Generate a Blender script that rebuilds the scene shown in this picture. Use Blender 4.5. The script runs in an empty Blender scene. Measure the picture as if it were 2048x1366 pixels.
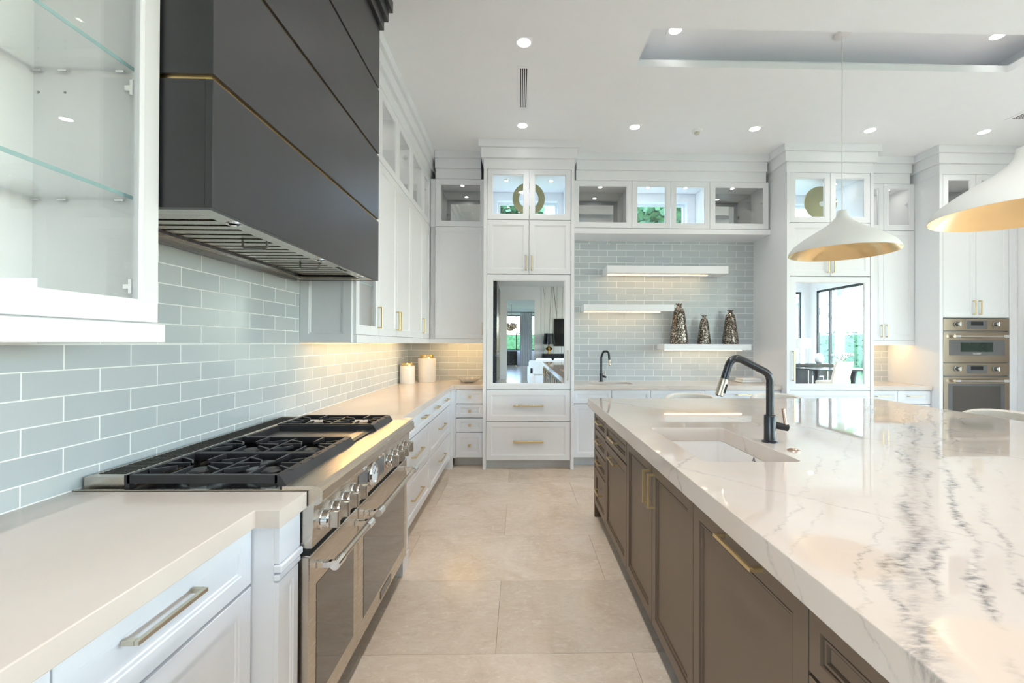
import bpy, bmesh, math, random
from mathutils import Vector, Matrix

random.seed(7)
scene = bpy.context.scene
COL = scene.collection
PI = math.pi

# ------------------------------------------------------------------ camera
EYE = 1.388
def make_camera():
    yaw, pitch, roll = -0.02, 0.0045, 0.0039
    f_px, w_px = 885.0, 2048.0
    c, s = math.cos(yaw), math.sin(yaw)
    fwd = Vector((-s, c, 0)); right = Vector((c, s, 0)); up = Vector((0, 0, 1))
    f2 = fwd * math.cos(pitch) + up * math.sin(pitch)
    u2 = up * math.cos(pitch) - fwd * math.sin(pitch)
    r3 = right * math.cos(roll) + u2 * math.sin(roll)
    u3 = u2 * math.cos(roll) - right * math.sin(roll)
    cd = bpy.data.cameras.new('camera')
    cd.sensor_width = 36.0
    cd.lens = f_px * 36.0 / w_px
    cd.shift_x = -32.0 / w_px
    cd.clip_start = 0.02; cd.clip_end = 300
    co = bpy.data.objects.new('camera', cd)
    COL.objects.link(co)
    M = Matrix(((r3.x, u3.x, -f2.x, 0), (r3.y, u3.y, -f2.y, 0), (r3.z, u3.z, -f2.z, EYE), (0, 0, 0, 1)))
    co.matrix_world = M
    scene.camera = co
make_camera()

# ------------------------------------------------------------------ view, world, sun, daylight
scene.view_settings.view_transform = 'Standard'
scene.view_settings.look = 'None'
scene.view_settings.gamma = 1.0
scene.view_settings.use_curve_mapping = False
scene.view_settings.exposure = 0.53
scene.cycles.max_bounces = 12
scene.cycles.diffuse_bounces = 8
scene.cycles.glossy_bounces = 5
scene.cycles.transparent_max_bounces = 16
scene.cycles.adaptive_threshold = 0.03
scene.cycles.sample_clamp_indirect = 6.0
scene.cycles.caustics_reflective = False
scene.cycles.caustics_refractive = False

wd = bpy.data.worlds.new('sky'); scene.world = wd
wd.use_nodes = True
wn = wd.node_tree.nodes; wl = wd.node_tree.links
wn.clear()
w_out = wn.new('ShaderNodeOutputWorld'); w_bg = wn.new('ShaderNodeBackground')
w_sky = wn.new('ShaderNodeTexSky')
w_sky.sky_type = 'NISHITA'; w_sky.sun_disc = False
w_sky.sun_elevation = math.radians(48); w_sky.sun_rotation = math.radians(60)
w_bg.inputs['Strength'].default_value = 2.1
wl.new(w_sky.outputs[0], w_bg.inputs[0]); wl.new(w_bg.outputs[0], w_out.inputs[0])

def sun():
    ld = bpy.data.lights.new('sun', 'SUN'); ld.energy = 2.0; ld.angle = math.radians(1.0)
    ld.color = (1.0, 0.96, 0.9)
    o = bpy.data.objects.new('sun', ld); COL.objects.link(o)
    d = Vector((0.45, 0.62, -1.0)).normalized()
    o.rotation_euler = d.to_track_quat('-Z', 'Y').to_euler()
    o.location = (3, -20, 20)
sun()
DOWN_E = 14.0       # glow of a downlight lens
SPOT_W = 46.0       # beam of one ceiling downlight
def portal(loc, direction, w, h):
    # marks a glazed opening so the sky light that enters there is sampled well; gives off no light itself
    ld = bpy.data.lights.new('sky_portal', 'AREA'); ld.shape = 'RECTANGLE'; ld.size = w; ld.size_y = h
    ld.cycles.is_portal = True
    o = bpy.data.objects.new('sky_portal', ld); COL.objects.link(o)
    o.location = loc
    o.rotation_euler = Vector(direction).to_track_quat('-Z', 'Y').to_euler()
portal((9.97, -0.6, 1.7), (-1, 0, 0), 7.4, 3.0)
portal((-1.46, -2.5, 1.6), (1, 0, 0), 2.8, 2.9)  # opening of the added doors in the range wall
portal((7.7, -5.27, 1.7), (0, 1, 0), 4.0, 3.0)
portal((0.6, -18.9, 1.7), (0, 1, 0), 4.0, 2.6)

# ------------------------------------------------------------------ node helpers and materials
class NT:
    def __init__(s, name):
        s.m = bpy.data.materials.new(name); s.m.use_nodes = True
        s.t = s.m.node_tree; s.n = s.t.nodes; s.l = s.t.links
        s.n.clear()
        s.out = s.n.new('ShaderNodeOutputMaterial')
    def new(s, kind, **kw):
        nd = s.n.new(kind)
        for k, v in kw.items(): setattr(nd, k, v)
        return nd
    def put(s, sock, v):
        if hasattr(v, 'is_linked') or isinstance(v, bpy.types.NodeSocket): s.l.new(v, sock)
        elif v is not None: sock.default_value = v
    def math(s, op, a, b=None, c=None, clamp=False):
        nd = s.new('ShaderNodeMath', operation=op, use_clamp=clamp)
        s.put(nd.inputs[0], a)
        if b is not None: s.put(nd.inputs[1], b)
        if c is not None: s.put(nd.inputs[2], c)
        return nd.outputs[0]
    def noise(s, vec, scale, detail=3.0, rough=0.55, dist=0.0):
        nd = s.new('ShaderNodeTexNoise')
        if vec is not None: s.l.new(vec, nd.inputs['Vector'])
        nd.inputs['Scale'].default_value = scale; nd.inputs['Detail'].default_value = detail
        nd.inputs['Roughness'].default_value = rough; nd.inputs['Distortion'].default_value = dist
        return nd.outputs['Fac']
    def pos(s): return s.new('ShaderNodeNewGeometry').outputs['Position']
    def obj(s): return s.new('ShaderNodeTexCoord').outputs['Object']
    def sep(s, v):
        nd = s.new('ShaderNodeSeparateXYZ'); s.l.new(v, nd.inputs[0]); return nd.outputs
    def comb(s, x, y, z):
        nd = s.new('ShaderNodeCombineXYZ'); s.put(nd.inputs[0], x); s.put(nd.inputs[1], y); s.put(nd.inputs[2], z); return nd.outputs[0]
    def mapping(s, vec, scale=(1, 1, 1), loc=(0, 0, 0), rot=(0, 0, 0)):
        nd = s.new('ShaderNodeMapping'); s.l.new(vec, nd.inputs[0])
        nd.inputs['Scale'].default_value = scale; nd.inputs['Location'].default_value = loc; nd.inputs['Rotation'].default_value = rot
        return nd.outputs[0]
    def ramp(s, fac, stops):
        nd = s.new('ShaderNodeValToRGB'); s.put(nd.inputs[0], fac)
        els = nd.color_ramp.elements
        while len(els) > 1: els.remove(els[-1])
        els[0].position = stops[0][0]; els[0].color = (*stops[0][1], 1)
        for p, c in stops[1:]:
            e = els.new(p); e.color = (*c, 1)
        return nd.outputs[0]
    def mix(s, fac, a, b):
        nd = s.new('ShaderNodeMix', data_type='RGBA')
        s.put(nd.inputs[0], fac)
        s.put(nd.inputs[6], a if not isinstance(a, tuple) else (*a, 1)); s.put(nd.inputs[7], b if not isinstance(b, tuple) else (*b, 1))
        return nd.outputs[2]
    def bump(s, height, strength=0.2, dist=0.01):
        nd = s.new('ShaderNodeBump'); s.put(nd.inputs['Height'], height)
        nd.inputs['Strength'].default_value = strength; nd.inputs['Distance'].default_value = dist
        return nd.outputs[0]
    def bsdf(s, color, rough=0.5, metal=0.0, normal=None, spec=0.5, coat=0.0, coat_rough=0.05, emis=None, emis_s=0.0, trans=0.0, ior=1.5):
        nd = s.new('ShaderNodeBsdfPrincipled')
        s.put(nd.inputs['Base Color'], (*color, 1) if isinstance(color, tuple) else color)
        s.put(nd.inputs['Roughness'], rough); s.put(nd.inputs['Metallic'], metal)
        nd.inputs['Specular IOR Level'].default_value = spec
        nd.inputs['Coat Weight'].default_value = coat; nd.inputs['Coat Roughness'].default_value = coat_rough
        nd.inputs['Transmission Weight'].default_value = trans; nd.inputs['IOR'].default_value = ior
        if normal is not None: s.l.new(normal, nd.inputs['Normal'])
        if emis is not None:
            nd.inputs['Emission Color'].default_value = (*emis, 1); nd.inputs['Emission Strength'].default_value = emis_s
        s.l.new(nd.outputs[0], s.out.inputs[0])
        return s.m

def plain(name, color, rough=0.5, metal=0.0, var=0.04, vscale=6.0, bump=0.0, bscale=60.0, **kw):
    t = NT(name)
    p = t.obj()
    n = t.noise(p, vscale, 4)
    lo = tuple(max(0, c * (1 - var)) for c in color); hi = tuple(min(1, c * (1 + var)) for c in color)
    col = t.ramp(n, [(0.3, lo), (0.7, hi)])
    r = t.math('MULTIPLY_ADD', n, 0.10, rough - 0.05, clamp=True) if rough > 0.06 else rough
    nm = t.bump(t.noise(p, bscale, 3), bump, 0.002) if bump else None
    return t.bsdf(col, r, metal, nm, **kw)

def brushed(name, color, rough, stretch, var=0.012):
    t = NT(name)
    p = t.mapping(t.pos(), scale=stretch)
    n = t.noise(p, 16, 3)
    lo = tuple(c * (1 - var) for c in color); hi = tuple(min(1, c * (1 + var)) for c in color)
    return t.bsdf(t.ramp(n, [(0.3, lo), (0.7, hi)]), t.math('MULTIPLY_ADD', n, 0.03, rough - 0.015, clamp=True), 1.0)

def emitter(name, color, strength):
    t = NT(name)
    e = t.new('ShaderNodeEmission'); e.inputs[0].default_value = (*color, 1); e.inputs[1].default_value = strength
    t.l.new(e.outputs[0], t.out.inputs[0])
    return t.m

def thin_glass(name, tint=(0.988, 0.994, 0.994), refl=1.0):
    t = NT(name)
    tr = t.new('ShaderNodeBsdfTransparent'); tr.inputs[0].default_value = (*tint, 1)
    gl = t.new('ShaderNodeBsdfGlossy'); gl.inputs['Roughness'].default_value = 0.0
    gl.inputs[0].default_value = (1, 1, 1, 1)
    fr = t.new('ShaderNodeFresnel')
    t.l.new(t.math('MULTIPLY_ADD', t.new('ShaderNodeNewGeometry').outputs['Backfacing'], 1 / 1.45 - 1.45, 1.45), fr.inputs[0])
    mx = t.new('ShaderNodeMixShader')
    t.l.new(t.math('MULTIPLY', fr.outputs[0], refl), mx.inputs[0])
    t.l.new(tr.outputs[0], mx.inputs[1]); t.l.new(gl.outputs[0], mx.inputs[2])
    t.l.new(mx.outputs[0], t.out.inputs[0])
    return t.m

M = {}
M['wall'] = plain('wall_paint', (0.87, 0.88, 0.90), 0.6, var=0.008, bump=0.03, bscale=180)
M['ceiling'] = plain('ceiling_paint', (0.885, 0.90, 0.925), 0.75, var=0.008)
M['cab'] = plain('white_lacquer', (0.835, 0.85, 0.885), 0.32, var=0.01, vscale=2.0)
M['cab_in'] = plain('white_cabinet_interior', (0.87, 0.875, 0.885), 0.4, var=0.01)
M['grout'] = plain('white_grout', (0.95, 0.96, 0.97), 0.7, var=0.01)
M['brass'] = plain('champagne_brass', (0.72, 0.56, 0.30), 0.30, 1.0, var=0.05)
M['reveal'] = plain('antique_gold_reveal', (0.72, 0.50, 0.22), 0.3, 1.0, var=0.05)
M['gold'] = plain('polished_gold', (0.86, 0.60, 0.22), 0.18, 1.0, var=0.05)
M['nickel'] = plain('satin_nickel', (0.62, 0.58, 0.47), 0.33, 1.0, var=0.05)
M['steel'] = brushed('brushed_steel', (0.60, 0.54, 0.47), 0.27, (40, 0.6, 40))
M['steel_v'] = brushed('brushed_steel_oven', (0.37, 0.295, 0.225), 0.30, (0.6, 40, 40))
M['steel_d'] = plain('dark_steel', (0.30, 0.29, 0.28), 0.35, 1.0)
M['chrome'] = plain('chrome', (0.85, 0.85, 0.86), 0.07, 1.0, var=0.01)
M['iron'] = plain('cast_iron', (0.022, 0.022, 0.026), 0.42, 0.0, var=0.25, bump=0.12, bscale=200)
M['enamel'] = plain('black_enamel', (0.012, 0.012, 0.014), 0.12, 0.0)
M['black'] = plain('matte_black_metal', (0.012, 0.013, 0.016), 0.28, 0.0, spec=0.6)
M['blackgap'] = plain('kick_and_gap_shade_black', (0.006, 0.006, 0.006), 0.7)  # black of the kick plate; also paints the shade inside slots and gaps
M['copper'] = plain('brushed_bronze_lever', (0.62, 0.45, 0.36), 0.35, 1.0)
M['spray'] = plain('brushed_spray_head', (0.62, 0.54, 0.42), 0.3, 1.0)
M['hood'] = plain('charcoal_satin_paint', (0.044, 0.044, 0.049), 0.38, 0.3, var=0.03, vscale=3, spec=0.6)
M['islandp'] = plain('espresso_satin_paint', (0.135, 0.088, 0.056), 0.38, 0.0, var=0.05, vscale=3, spec=0.6)
M['islandg'] = plain('espresso_groove', (0.012, 0.011, 0.010), 0.5)
M['toe'] = plain('grey_toe_kick', (0.60, 0.61, 0.62), 0.5)
M['glass'] = thin_glass('clear_glass')
M['winglass'] = thin_glass('window_glass', (0.95, 0.98, 0.98))
M['ovenglass'] = plain('smoked_oven_glass', (0.055, 0.045, 0.036), 0.04, 0.0, spec=0.9, coat=0.5)
M['shelfedge'] = plain('green_glass_edge', (0.34, 0.52, 0.53), 0.12, 0.0)
M['mirror'] = plain('mirror', (0.90, 0.92, 0.92), 0.0, 1.0, var=0.0)
M['greymirror'] = plain('grey_mirror_back', (0.66, 0.68, 0.67), 0.01, 1.0, var=0.0)
M['lamp'] = emitter('downlight_lens', (1.0, 0.97, 0.93), DOWN_E)
M['lamp_low'] = emitter('trough_downlight_lens', (1.0, 0.96, 0.91), 7.0)
M['puck'] = emitter('puck_light_lens', (1.0, 0.95, 0.88), 60.0)
M['warmled'] = emitter('warm_led', (1.0, 0.66, 0.32), 11.0)
M['underled'] = emitter('under_cabinet_led', (1.0, 0.63, 0.26), 74.0)
M['sinkwhite'] = plain('fireclay_white', (0.80, 0.77, 0.74), 0.12, var=0.01)
M['porcelain'] = plain('white_porcelain', (0.86, 0.85, 0.84), 0.3, var=0.02, bump=0.15, bscale=90)
M['shadewhite'] = plain('matte_white_shade', (0.80, 0.79, 0.78), 0.6, var=0.01)
M['shadegold'] = plain('gold_leaf_lining', (0.90, 0.66, 0.36), 0.22, 1.0, var=0.015, vscale=3)
M['fabric'] = plain('cream_upholstery', (0.74, 0.68, 0.60), 0.85, var=0.05, vscale=30, bump=0.3, bscale=300)
M['sofa'] = plain('light_grey_linen', (0.55, 0.54, 0.53), 0.9, var=0.06, vscale=30, bump=0.3, bscale=250)
M['wood'] = plain('pale_wood', (0.40, 0.30, 0.21), 0.5, var=0.15, vscale=12)
M['darkcab'] = plain('black_lacquer', (0.012, 0.013, 0.016), 0.15, 0.0)
M['screen'] = plain('tv_screen', (0.008, 0.008, 0.009), 0.08, 0.0)
M['display'] = plain('oven_display', (0.012, 0.013, 0.016), 0.1, 0.0)
M['greenglass'] = plain('microwave_window', (0.010, 0.028, 0.018), 0.05, 0.0)
M['greypanel'] = plain('grey_glass_panel', (0.14, 0.14, 0.145), 0.08, 0.0)
M['text_w'] = plain('white_print', (0.75, 0.75, 0.75), 0.5, var=0.0)
M['text_b'] = plain('black_print', (0.02, 0.02, 0.02), 0.5, var=0.0)
M['curtain'] = plain('sheer_curtain', (0.66, 0.68, 0.72), 0.9, var=0.03)
M['trunk'] = plain('palm_trunk', (0.34, 0.31, 0.25), 0.9, var=0.25, vscale=14, bump=0.5, bscale=20)
M['leaf'] = plain('palm_leaf', (0.12, 0.24, 0.06), 0.45, var=0.35, vscale=4)
M['hedge'] = plain('hedge_leaf', (0.05, 0.14, 0.05), 0.5, var=0.4, vscale=5)
M['lawn'] = plain('lawn', (0.10, 0.19, 0.05), 0.9, var=0.3, vscale=8)
M['terrace'] = plain('terrace_stone', (0.55, 0.52, 0.47), 0.8, var=0.1)
M['petal'] = plain('orchid_petal', (0.85, 0.83, 0.80), 0.6)
M['frameblk'] = plain('black_window_frame', (0.02, 0.02, 0.022), 0.4)

def glass_tile():
    t = NT('glass_tile')
    oi = t.new('ShaderNodeObjectInfo')
    col = t.ramp(oi.outputs['Random'], [(0.0, (0.50, 0.55, 0.59)), (0.5, (0.53, 0.58, 0.615)), (1.0, (0.56, 0.605, 0.635))])
    n = t.noise(t.obj(), 9, 2)
    return t.bsdf(col, 0.24, 0.0, t.bump(n, 0.05, 0.004), spec=0.4)
M['tile'] = glass_tile()

def stone_floor():
    t = NT('beige_limestone')
    p = t.pos(); oi = t.new('ShaderNodeObjectInfo')
    off = t.math('MULTIPLY', oi.outputs['Random'], 37.0)
    x, y, z = t.sep(p)
    q = t.comb(t.math('ADD', x, off), t.math('ADD', y, off), z)
    n1 = t.noise(q, 2.6, 7, 0.68, 0.8); n2 = t.noise(t.mapping(q, scale=(1.0, 2.0, 1)), 17, 6, 0.75, 1.0); n3 = t.noise(q, 75, 3, 0.6)
    base = t.ramp(n1, [(0.28, (0.55, 0.42, 0.305)), (0.5, (0.64, 0.51, 0.385)), (0.72, (0.70, 0.58, 0.465))])
    pale = t.math('MULTIPLY', t.math('SUBTRACT', n2, 0.52, clamp=True), 4.2, clamp=True)
    c = t.mix(pale, base, (0.76, 0.66, 0.55))
    dark = t.math('MULTIPLY', t.math('SUBTRACT', 0.44, n2, clamp=True), 3.4, clamp=True)
    c = t.mix(dark, c, (0.44, 0.33, 0.23))
    pit = t.math('MULTIPLY', t.math('SUBTRACT', 0.27, n3, clamp=True), 9.0, clamp=True)
    c = t.mix(pit, c, (0.24, 0.17, 0.11))
    tone = t.math('MULTIPLY_ADD', oi.outputs['Random'], 0.14, 0.93)
    hv = t.new('ShaderNodeHueSaturation'); t.l.new(tone, hv.inputs['Value']); t.l.new(c, hv.inputs['Color'])
    hv.inputs['Saturation'].default_value = 0.86
    r = t.math('MULTIPLY_ADD', n2, 0.10, 0.13)
    return t.bsdf(hv.outputs[0], r, 0.0, t.bump(n3, 0.03, 0.002), spec=0.5)
M['stone'] = stone_floor()

def quartz():
    t = NT('warm_white_quartz')
    p = t.pos(); n = t.noise(p, 4, 4); sp = t.noise(p, 160, 2)
    c = t.ramp(n, [(0.3, (0.665, 0.58, 0.52)), (0.7, (0.695, 0.62, 0.565))])
    c = t.mix(t.math('MULTIPLY', t.math('SUBTRACT', sp, 0.70, clamp=True), 1.6, clamp=True), c, (0.6, 0.55, 0.5))
    return t.bsdf(c, 0.16, 0.0, None, spec=0.5)
M['quartz'] = quartz()

def marble():
    t = NT('veined_marble')
    p = t.pos(); x, y, z = t.sep(p)
    zz = t.math('SUBTRACT', z, 0.92)
    big = t.math('SUBTRACT', t.noise(p, 2.6, 3, 0.5), 0.5)
    mid = t.math('SUBTRACT', t.noise(p, 9.0, 4, 0.65), 0.5)
    # fine feathering, drawn out across the vein
    fp = t.mapping(p, rot=(0, 0, math.radians(48)), scale=(1.0, 3.2, 1.0))
    fine = t.math('SUBTRACT', t.noise(fp, 34.0, 4, 0.7), 0.5)
    tt = t.math('MULTIPLY_ADD', y, -0.9, x)
    tt = t.math('MULTIPLY_ADD', zz, 0.8, tt)
    tt = t.math('MULTIPLY_ADD', big, 0.16, tt)
    tt = t.math('MULTIPLY_ADD', mid, 0.12, tt)
    tt = t.math('MULTIPLY_ADD', fine, 0.034, tt)
    ww = t.math('MULTIPLY_ADD', x, 1.35, y)
    ww = t.math('MULTIPLY_ADD', zz, 0.8, ww)
    ww = t.math('MULTIPLY_ADD', big, 0.5, ww)
    ww = t.math('MULTIPLY_ADD', mid, 0.10, ww)
    brk = t.math('MULTIPLY_ADD', t.math('SUBTRACT', t.noise(fp, 30.0, 4, 0.65), 0.38, clamp=True), 4.5, 0.10, clamp=True)
    def vein(v, c, width, amp, gate, seed):
        d = t.math('ABSOLUTE', t.math('SUBTRACT', v, c))
        k = t.math('SUBTRACT', 1.0, t.math('DIVIDE', d, width), clamp=True)
        k = t.math('POWER', k, 1.5)
        g = t.noise(t.mapping(p, loc=(seed, seed * 2.1, 0)), 4.0, 3, 0.6)
        g = t.math('MULTIPLY', t.math('SUBTRACT', g, gate, clamp=True), 4.0, clamp=True)
        return t.math('MULTIPLY', t.math('MULTIPLY', t.math('MULTIPLY', k, g), amp), brk)
    vs = [vein(tt, 0.0, 0.050, 1.0, 0.34, 3.1), vein(tt, -0.035, 0.024, 0.95, 0.40, 5.7), vein(tt, 0.05, 0.024, 0.9, 0.40, 9.1),
          vein(tt, 0.14, 0.024, 1.0, 0.32, 1.3), vein(tt, 0.225, 0.018, 0.9, 0.38, 7.7), vein(tt, 0.33, 0.012, 0.5, 0.42, 2.2),
          vein(tt, -0.10, 0.010, 0.45, 0.40, 4.4), vein(tt, -0.28, 0.012, 0.42, 0.38, 6.6), vein(tt, -0.36, 0.012, 0.38, 0.38, 8.8),
          vein(tt, -0.9, 0.014, 0.5, 0.4, 12.0), vein(tt, 0.75, 0.014, 0.6, 0.4, 13.0),
          vein(ww, 2.50, 0.016, 0.30, 0.25, 10.1), vein(ww, 4.57, 0.016, 0.62, 0.22, 11.9), vein(ww, 4.75, 0.014, 0.35, 0.34, 14.9), vein(ww, 5.6, 0.02, 0.4, 0.35, 16.2)]
    tot = vs[0]
    for v in vs[1:]: tot = t.math('MAXIMUM', tot, v)
    cloud = t.noise(p, 1.3, 4, 0.6, 0.5)
    base = t.ramp(cloud, [(0.3, (0.59, 0.50, 0.435)), (0.5, (0.62, 0.535, 0.47)), (0.72, (0.605, 0.49, 0.40))])
    soft = t.math('MULTIPLY', t.math('SUBTRACT', t.noise(t.mapping(p, rot=(0, 0, 0.8), scale=(1, 4, 1)), 6, 4, 0.6), 0.58, clamp=True), 1.2, clamp=True)
    base = t.mix(soft, base, (0.62, 0.60, 0.60))
    c = t.mix(t.math('MULTIPLY', tot, 0.95, clamp=True), base, (0.05, 0.053, 0.066))
    return t.bsdf(c, 0.035, 0.0, None, spec=0.5, coat=0.25, coat_rough=0.02)
M['marble'] = marble()

def mercury():
    t = NT('mercury_glass')
    p = t.obj()
    v = t.new('ShaderNodeTexVoronoi'); v.inputs['Scale'].default_value = 70; t.l.new(p, v.inputs['Vector'])
    n = t.noise(p, 40, 4, 0.7)
    f = t.math('MULTIPLY_ADD', n, 0.9, t.math('MULTIPLY', v.outputs['Distance'], 0.5))
    c = t.ramp(f, [(0.42, (0.018, 0.013, 0.010)), (0.62, (0.075, 0.052, 0.036)), (0.76, (0.22, 0.18, 0.145)), (0.90, (0.75, 0.70, 0.62))])
    return t.bsdf(c, 0.2, 0.6, t.bump(f, 0.6, 0.004))
M['mercury'] = mercury()

def hammered():
    t = NT('green_gold_disc')
    p = t.obj()
    v = t.new('ShaderNodeTexVoronoi'); v.inputs['Scale'].default_value = 120; t.l.new(p, v.inputs['Vector'])
    return t.bsdf((0.36, 0.33, 0.17), 0.42, 0.6, t.bump(v.outputs['Distance'], 0.5, 0.003))
M['disc'] = hammered()

def crackle():
    t = NT('crackled_wallpaper')
    p = t.mapping(t.pos(), scale=(2.4, 1, 0.16))
    v = t.new('ShaderNodeTexVoronoi', feature='DISTANCE_TO_EDGE'); v.inputs['Scale'].default_value = 1.6; t.l.new(p, v.inputs['Vector'])
    k = t.math('SUBTRACT', 1.0, t.math('DIVIDE', v.outputs['Distance'], 0.02), clamp=True)
    return t.bsdf(t.mix(k, (0.80, 0.80, 0.80), (0.22, 0.21, 0.2)), 0.6)
M['crackle'] = crackle()

# ------------------------------------------------------------------ object helpers
WLOC = {}
def _link(o, parent, wloc):
    COL.objects.link(o)
    WLOC[o.name] = Vector(wloc)
    if parent is not None:
        o.parent = parent
        o.location = Vector(wloc) - WLOC[parent.name]
    else:
        o.location = wloc
    return o

def tags(o, label=None, cat=None, group=None, kind=None):
    if label: o['label'] = label
    if cat: o['category'] = cat
    if group: o['group'] = group
    if kind: o['kind'] = kind
    return o

def thing(name, loc, label, cat, group=None, kind=None):
    o = bpy.data.objects.new(name, None); o.empty_display_size = 0.1
    _link(o, None, loc)
    return tags(o, label, cat, group, kind)

class B:
    """collects shapes in world coordinates, then links them as one mesh"""
    def __init__(s): s.bm = bmesh.new()
    def box(s, x0, x1, y0, y1, z0, z1, bev=0.0, seg=1):
        x0, x1 = min(x0, x1), max(x0, x1); y0, y1 = min(y0, y1), max(y0, y1); z0, z1 = min(z0, z1), max(z0, z1)
        v = [s.bm.verts.new(p) for p in ((x0, y0, z0), (x1, y0, z0), (x1, y1, z0), (x0, y1, z0), (x0, y0, z1), (x1, y0, z1), (x1, y1, z1), (x0, y1, z1))]
        fs = [s.bm.faces.new([v[i] for i in q]) for q in ((0, 3, 2, 1), (4, 5, 6, 7), (0, 1, 5, 4), (1, 2, 6, 5), (2, 3, 7, 6), (3, 0, 4, 7))]
        if bev > 0:
            es = list({e for f in fs for e in f.edges})
            bmesh.ops.bevel(s.bm, geom=es, offset=bev, segments=seg, affect='EDGES', profile=0.5)
        return s
    def poly(s, pts):
        s.bm.faces.new([s.bm.verts.new(p) for p in pts]); return s
    def prism(s, pts, d):
        """closed prism: outline pts (world) pushed along vector d"""
        d = Vector(d)
        a = [s.bm.verts.new(p) for p in pts]; b = [s.bm.verts.new(Vector(p) + d) for p in pts]
        n = len(pts)
        s.bm.faces.new(a); s.bm.faces.new(b[::-1])
        for i in range(n): s.bm.faces.new((a[i], b[i], b[(i + 1) % n], a[(i + 1) % n]))
        return s
    def rings(s, rings, cap0=True, cap1=True, closed=True):
        vs = [[s.bm.verts.new(p) for p in r] for r in rings]
        n = len(vs[0])
        for a, b in zip(vs, vs[1:]):
            for i in range(n if closed else n - 1):
                j = (i + 1) % n
                s.bm.faces.new((a[i], a[j], b[j], b[i]))
        if cap0: s.bm.faces.new(vs[0][::-1])
        if cap1: s.bm.faces.new(vs[-1])
        return s
    def lathe(s, c, prof, seg=24, axis='Z', cap=True):
        """prof: (radius, height) list; axis direction from c"""
        c = Vector(c)
        rs = []
        for r, h in prof:
            r = max(r, 1e-4); ring = []
            for i in range(seg):
                a = 2 * PI * i / seg; u, v = r * math.cos(a), r * math.sin(a)
                if axis == 'Z': p = (u, v, h)
                elif axis == 'X': p = (h, u, v)
                elif axis == '-X': p = (-h, v, u)
                elif axis == 'Y': p = (v, h, u)
                else: p = (u, -h, v)
                ring.append(c + Vector(p))
            rs.append(ring)
        return s.rings(rs, cap, cap)
    def tube(s, pts, r, seg=10, cap=True):
        pts = [Vector(p) for p in pts]; n = len(pts)
        rad = r if isinstance(r, (list, tuple)) else [r] * n
        rs = []; prev = None
        for i, p in enumerate(pts):
            t = (pts[min(i + 1, n - 1)] - pts[max(i - 1, 0)]).normalized()
            if prev is None:
                a = Vector((0, 0, 1)) if abs(t.z) < 0.9 else Vector((1, 0, 0))
                u = t.cross(a).normalized()
            else:
                u = (prev - t * prev.dot(t)).normalized()
            prev = u; w = t.cross(u)
            rs.append([p + (u * math.cos(2 * PI * k / seg) + w * math.sin(2 * PI * k / seg)) * rad[i] for k in range(seg)])
        return s.rings(rs, cap, cap)
    def bar(s, a, b, w, h, w2=None, h2=None, up=(0, 0, 1)):
        """tapered rectangular bar from a to b"""
        a, b = Vector(a), Vector(b); t = (b - a).normalized(); up = Vector(up)
        u = t.cross(up).normalized(); v = u.cross(t)
        w2 = w if w2 is None else w2; h2 = h if h2 is None else h2
        def q(p, W, H): return [p + u * W / 2 - v * H / 2, p - u * W / 2 - v * H / 2, p - u * W / 2 + v * H / 2, p + u * W / 2 + v * H / 2]
        return s.rings([q(a, w, h), q(b, w2, h2)])
    def ball(s, c, r, seg=12, sc=(1, 1, 1)):
        mtx = Matrix.Translation(c) @ Matrix.Diagonal((r * sc[0], r * sc[1], r * sc[2], 1))
        bmesh.ops.create_uvsphere(s.bm, u_segments=seg, v_segments=max(6, seg // 2 + 2), radius=1, matrix=mtx)
        return s
    def done(s, name, mat, parent=None, smooth=False, loc=None, label=None, cat=None, group=None, kind=None, auto=None):
        bm = s.bm
        bmesh.ops.recalc_face_normals(bm, faces=bm.faces)
        xs = [v.co for v in bm.verts]
        lo = Vector((min(v.x for v in xs), min(v.y for v in xs), min(v.z for v in xs)))
        hi = Vector((max(v.x for v in xs), max(v.y for v in xs), max(v.z for v in xs)))
        if loc is None:
            loc = (lo + hi) / 2
            if parent is None: loc.z = lo.z
        loc = Vector(loc)
        bmesh.ops.translate(bm, verts=bm.verts, vec=-loc)
        me = bpy.data.meshes.new(name); bm.to_mesh(me); bm.free()
        me.materials.append(M[mat])
        if smooth:
            me.polygons.foreach_set('use_smooth', [True] * len(me.polygons))
            if auto: me.set_sharp_from_angle(angle=math.radians(auto))
        o = bpy.data.objects.new(name, me)
        _link(o, parent, loc)
        return tags(o, label, cat, group, kind)

def copy_tree(o, parent, delta):
    c = o.copy(); COL.objects.link(c)
    WLOC[c.name] = WLOC[o.name] + (Vector(delta))
    c.parent = parent
    if parent is None: c.location = WLOC[c.name]
    for ch in o.children: copy_tree(ch, c, delta)
    return c

# fronts: S faces -Y (back wall units), E faces +X (units on the left wall), W faces -X (aisle side of the island)
class F:
    def __init__(s, kind, a, c, z):
        s.k, s.a, s.c, s.z = kind, a, c, z
    def __call__(s, u, v, n):
        if s.k == 'S': return Vector((s.a + u, s.c - n, s.z + v))
        if s.k == 'E': return Vector((s.c + n, s.a + u, s.z + v))
        return Vector((s.c - n, s.a + u, s.z + v))
    def fbox(s, b, u0, u1, v0, v1, n0, n1, bev=0.0):
        p, q = s(u0, v0, n0), s(u1, v1, n1)
        b.box(p.x, q.x, p.y, q.y, p.z, q.z, bev); return b

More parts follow.
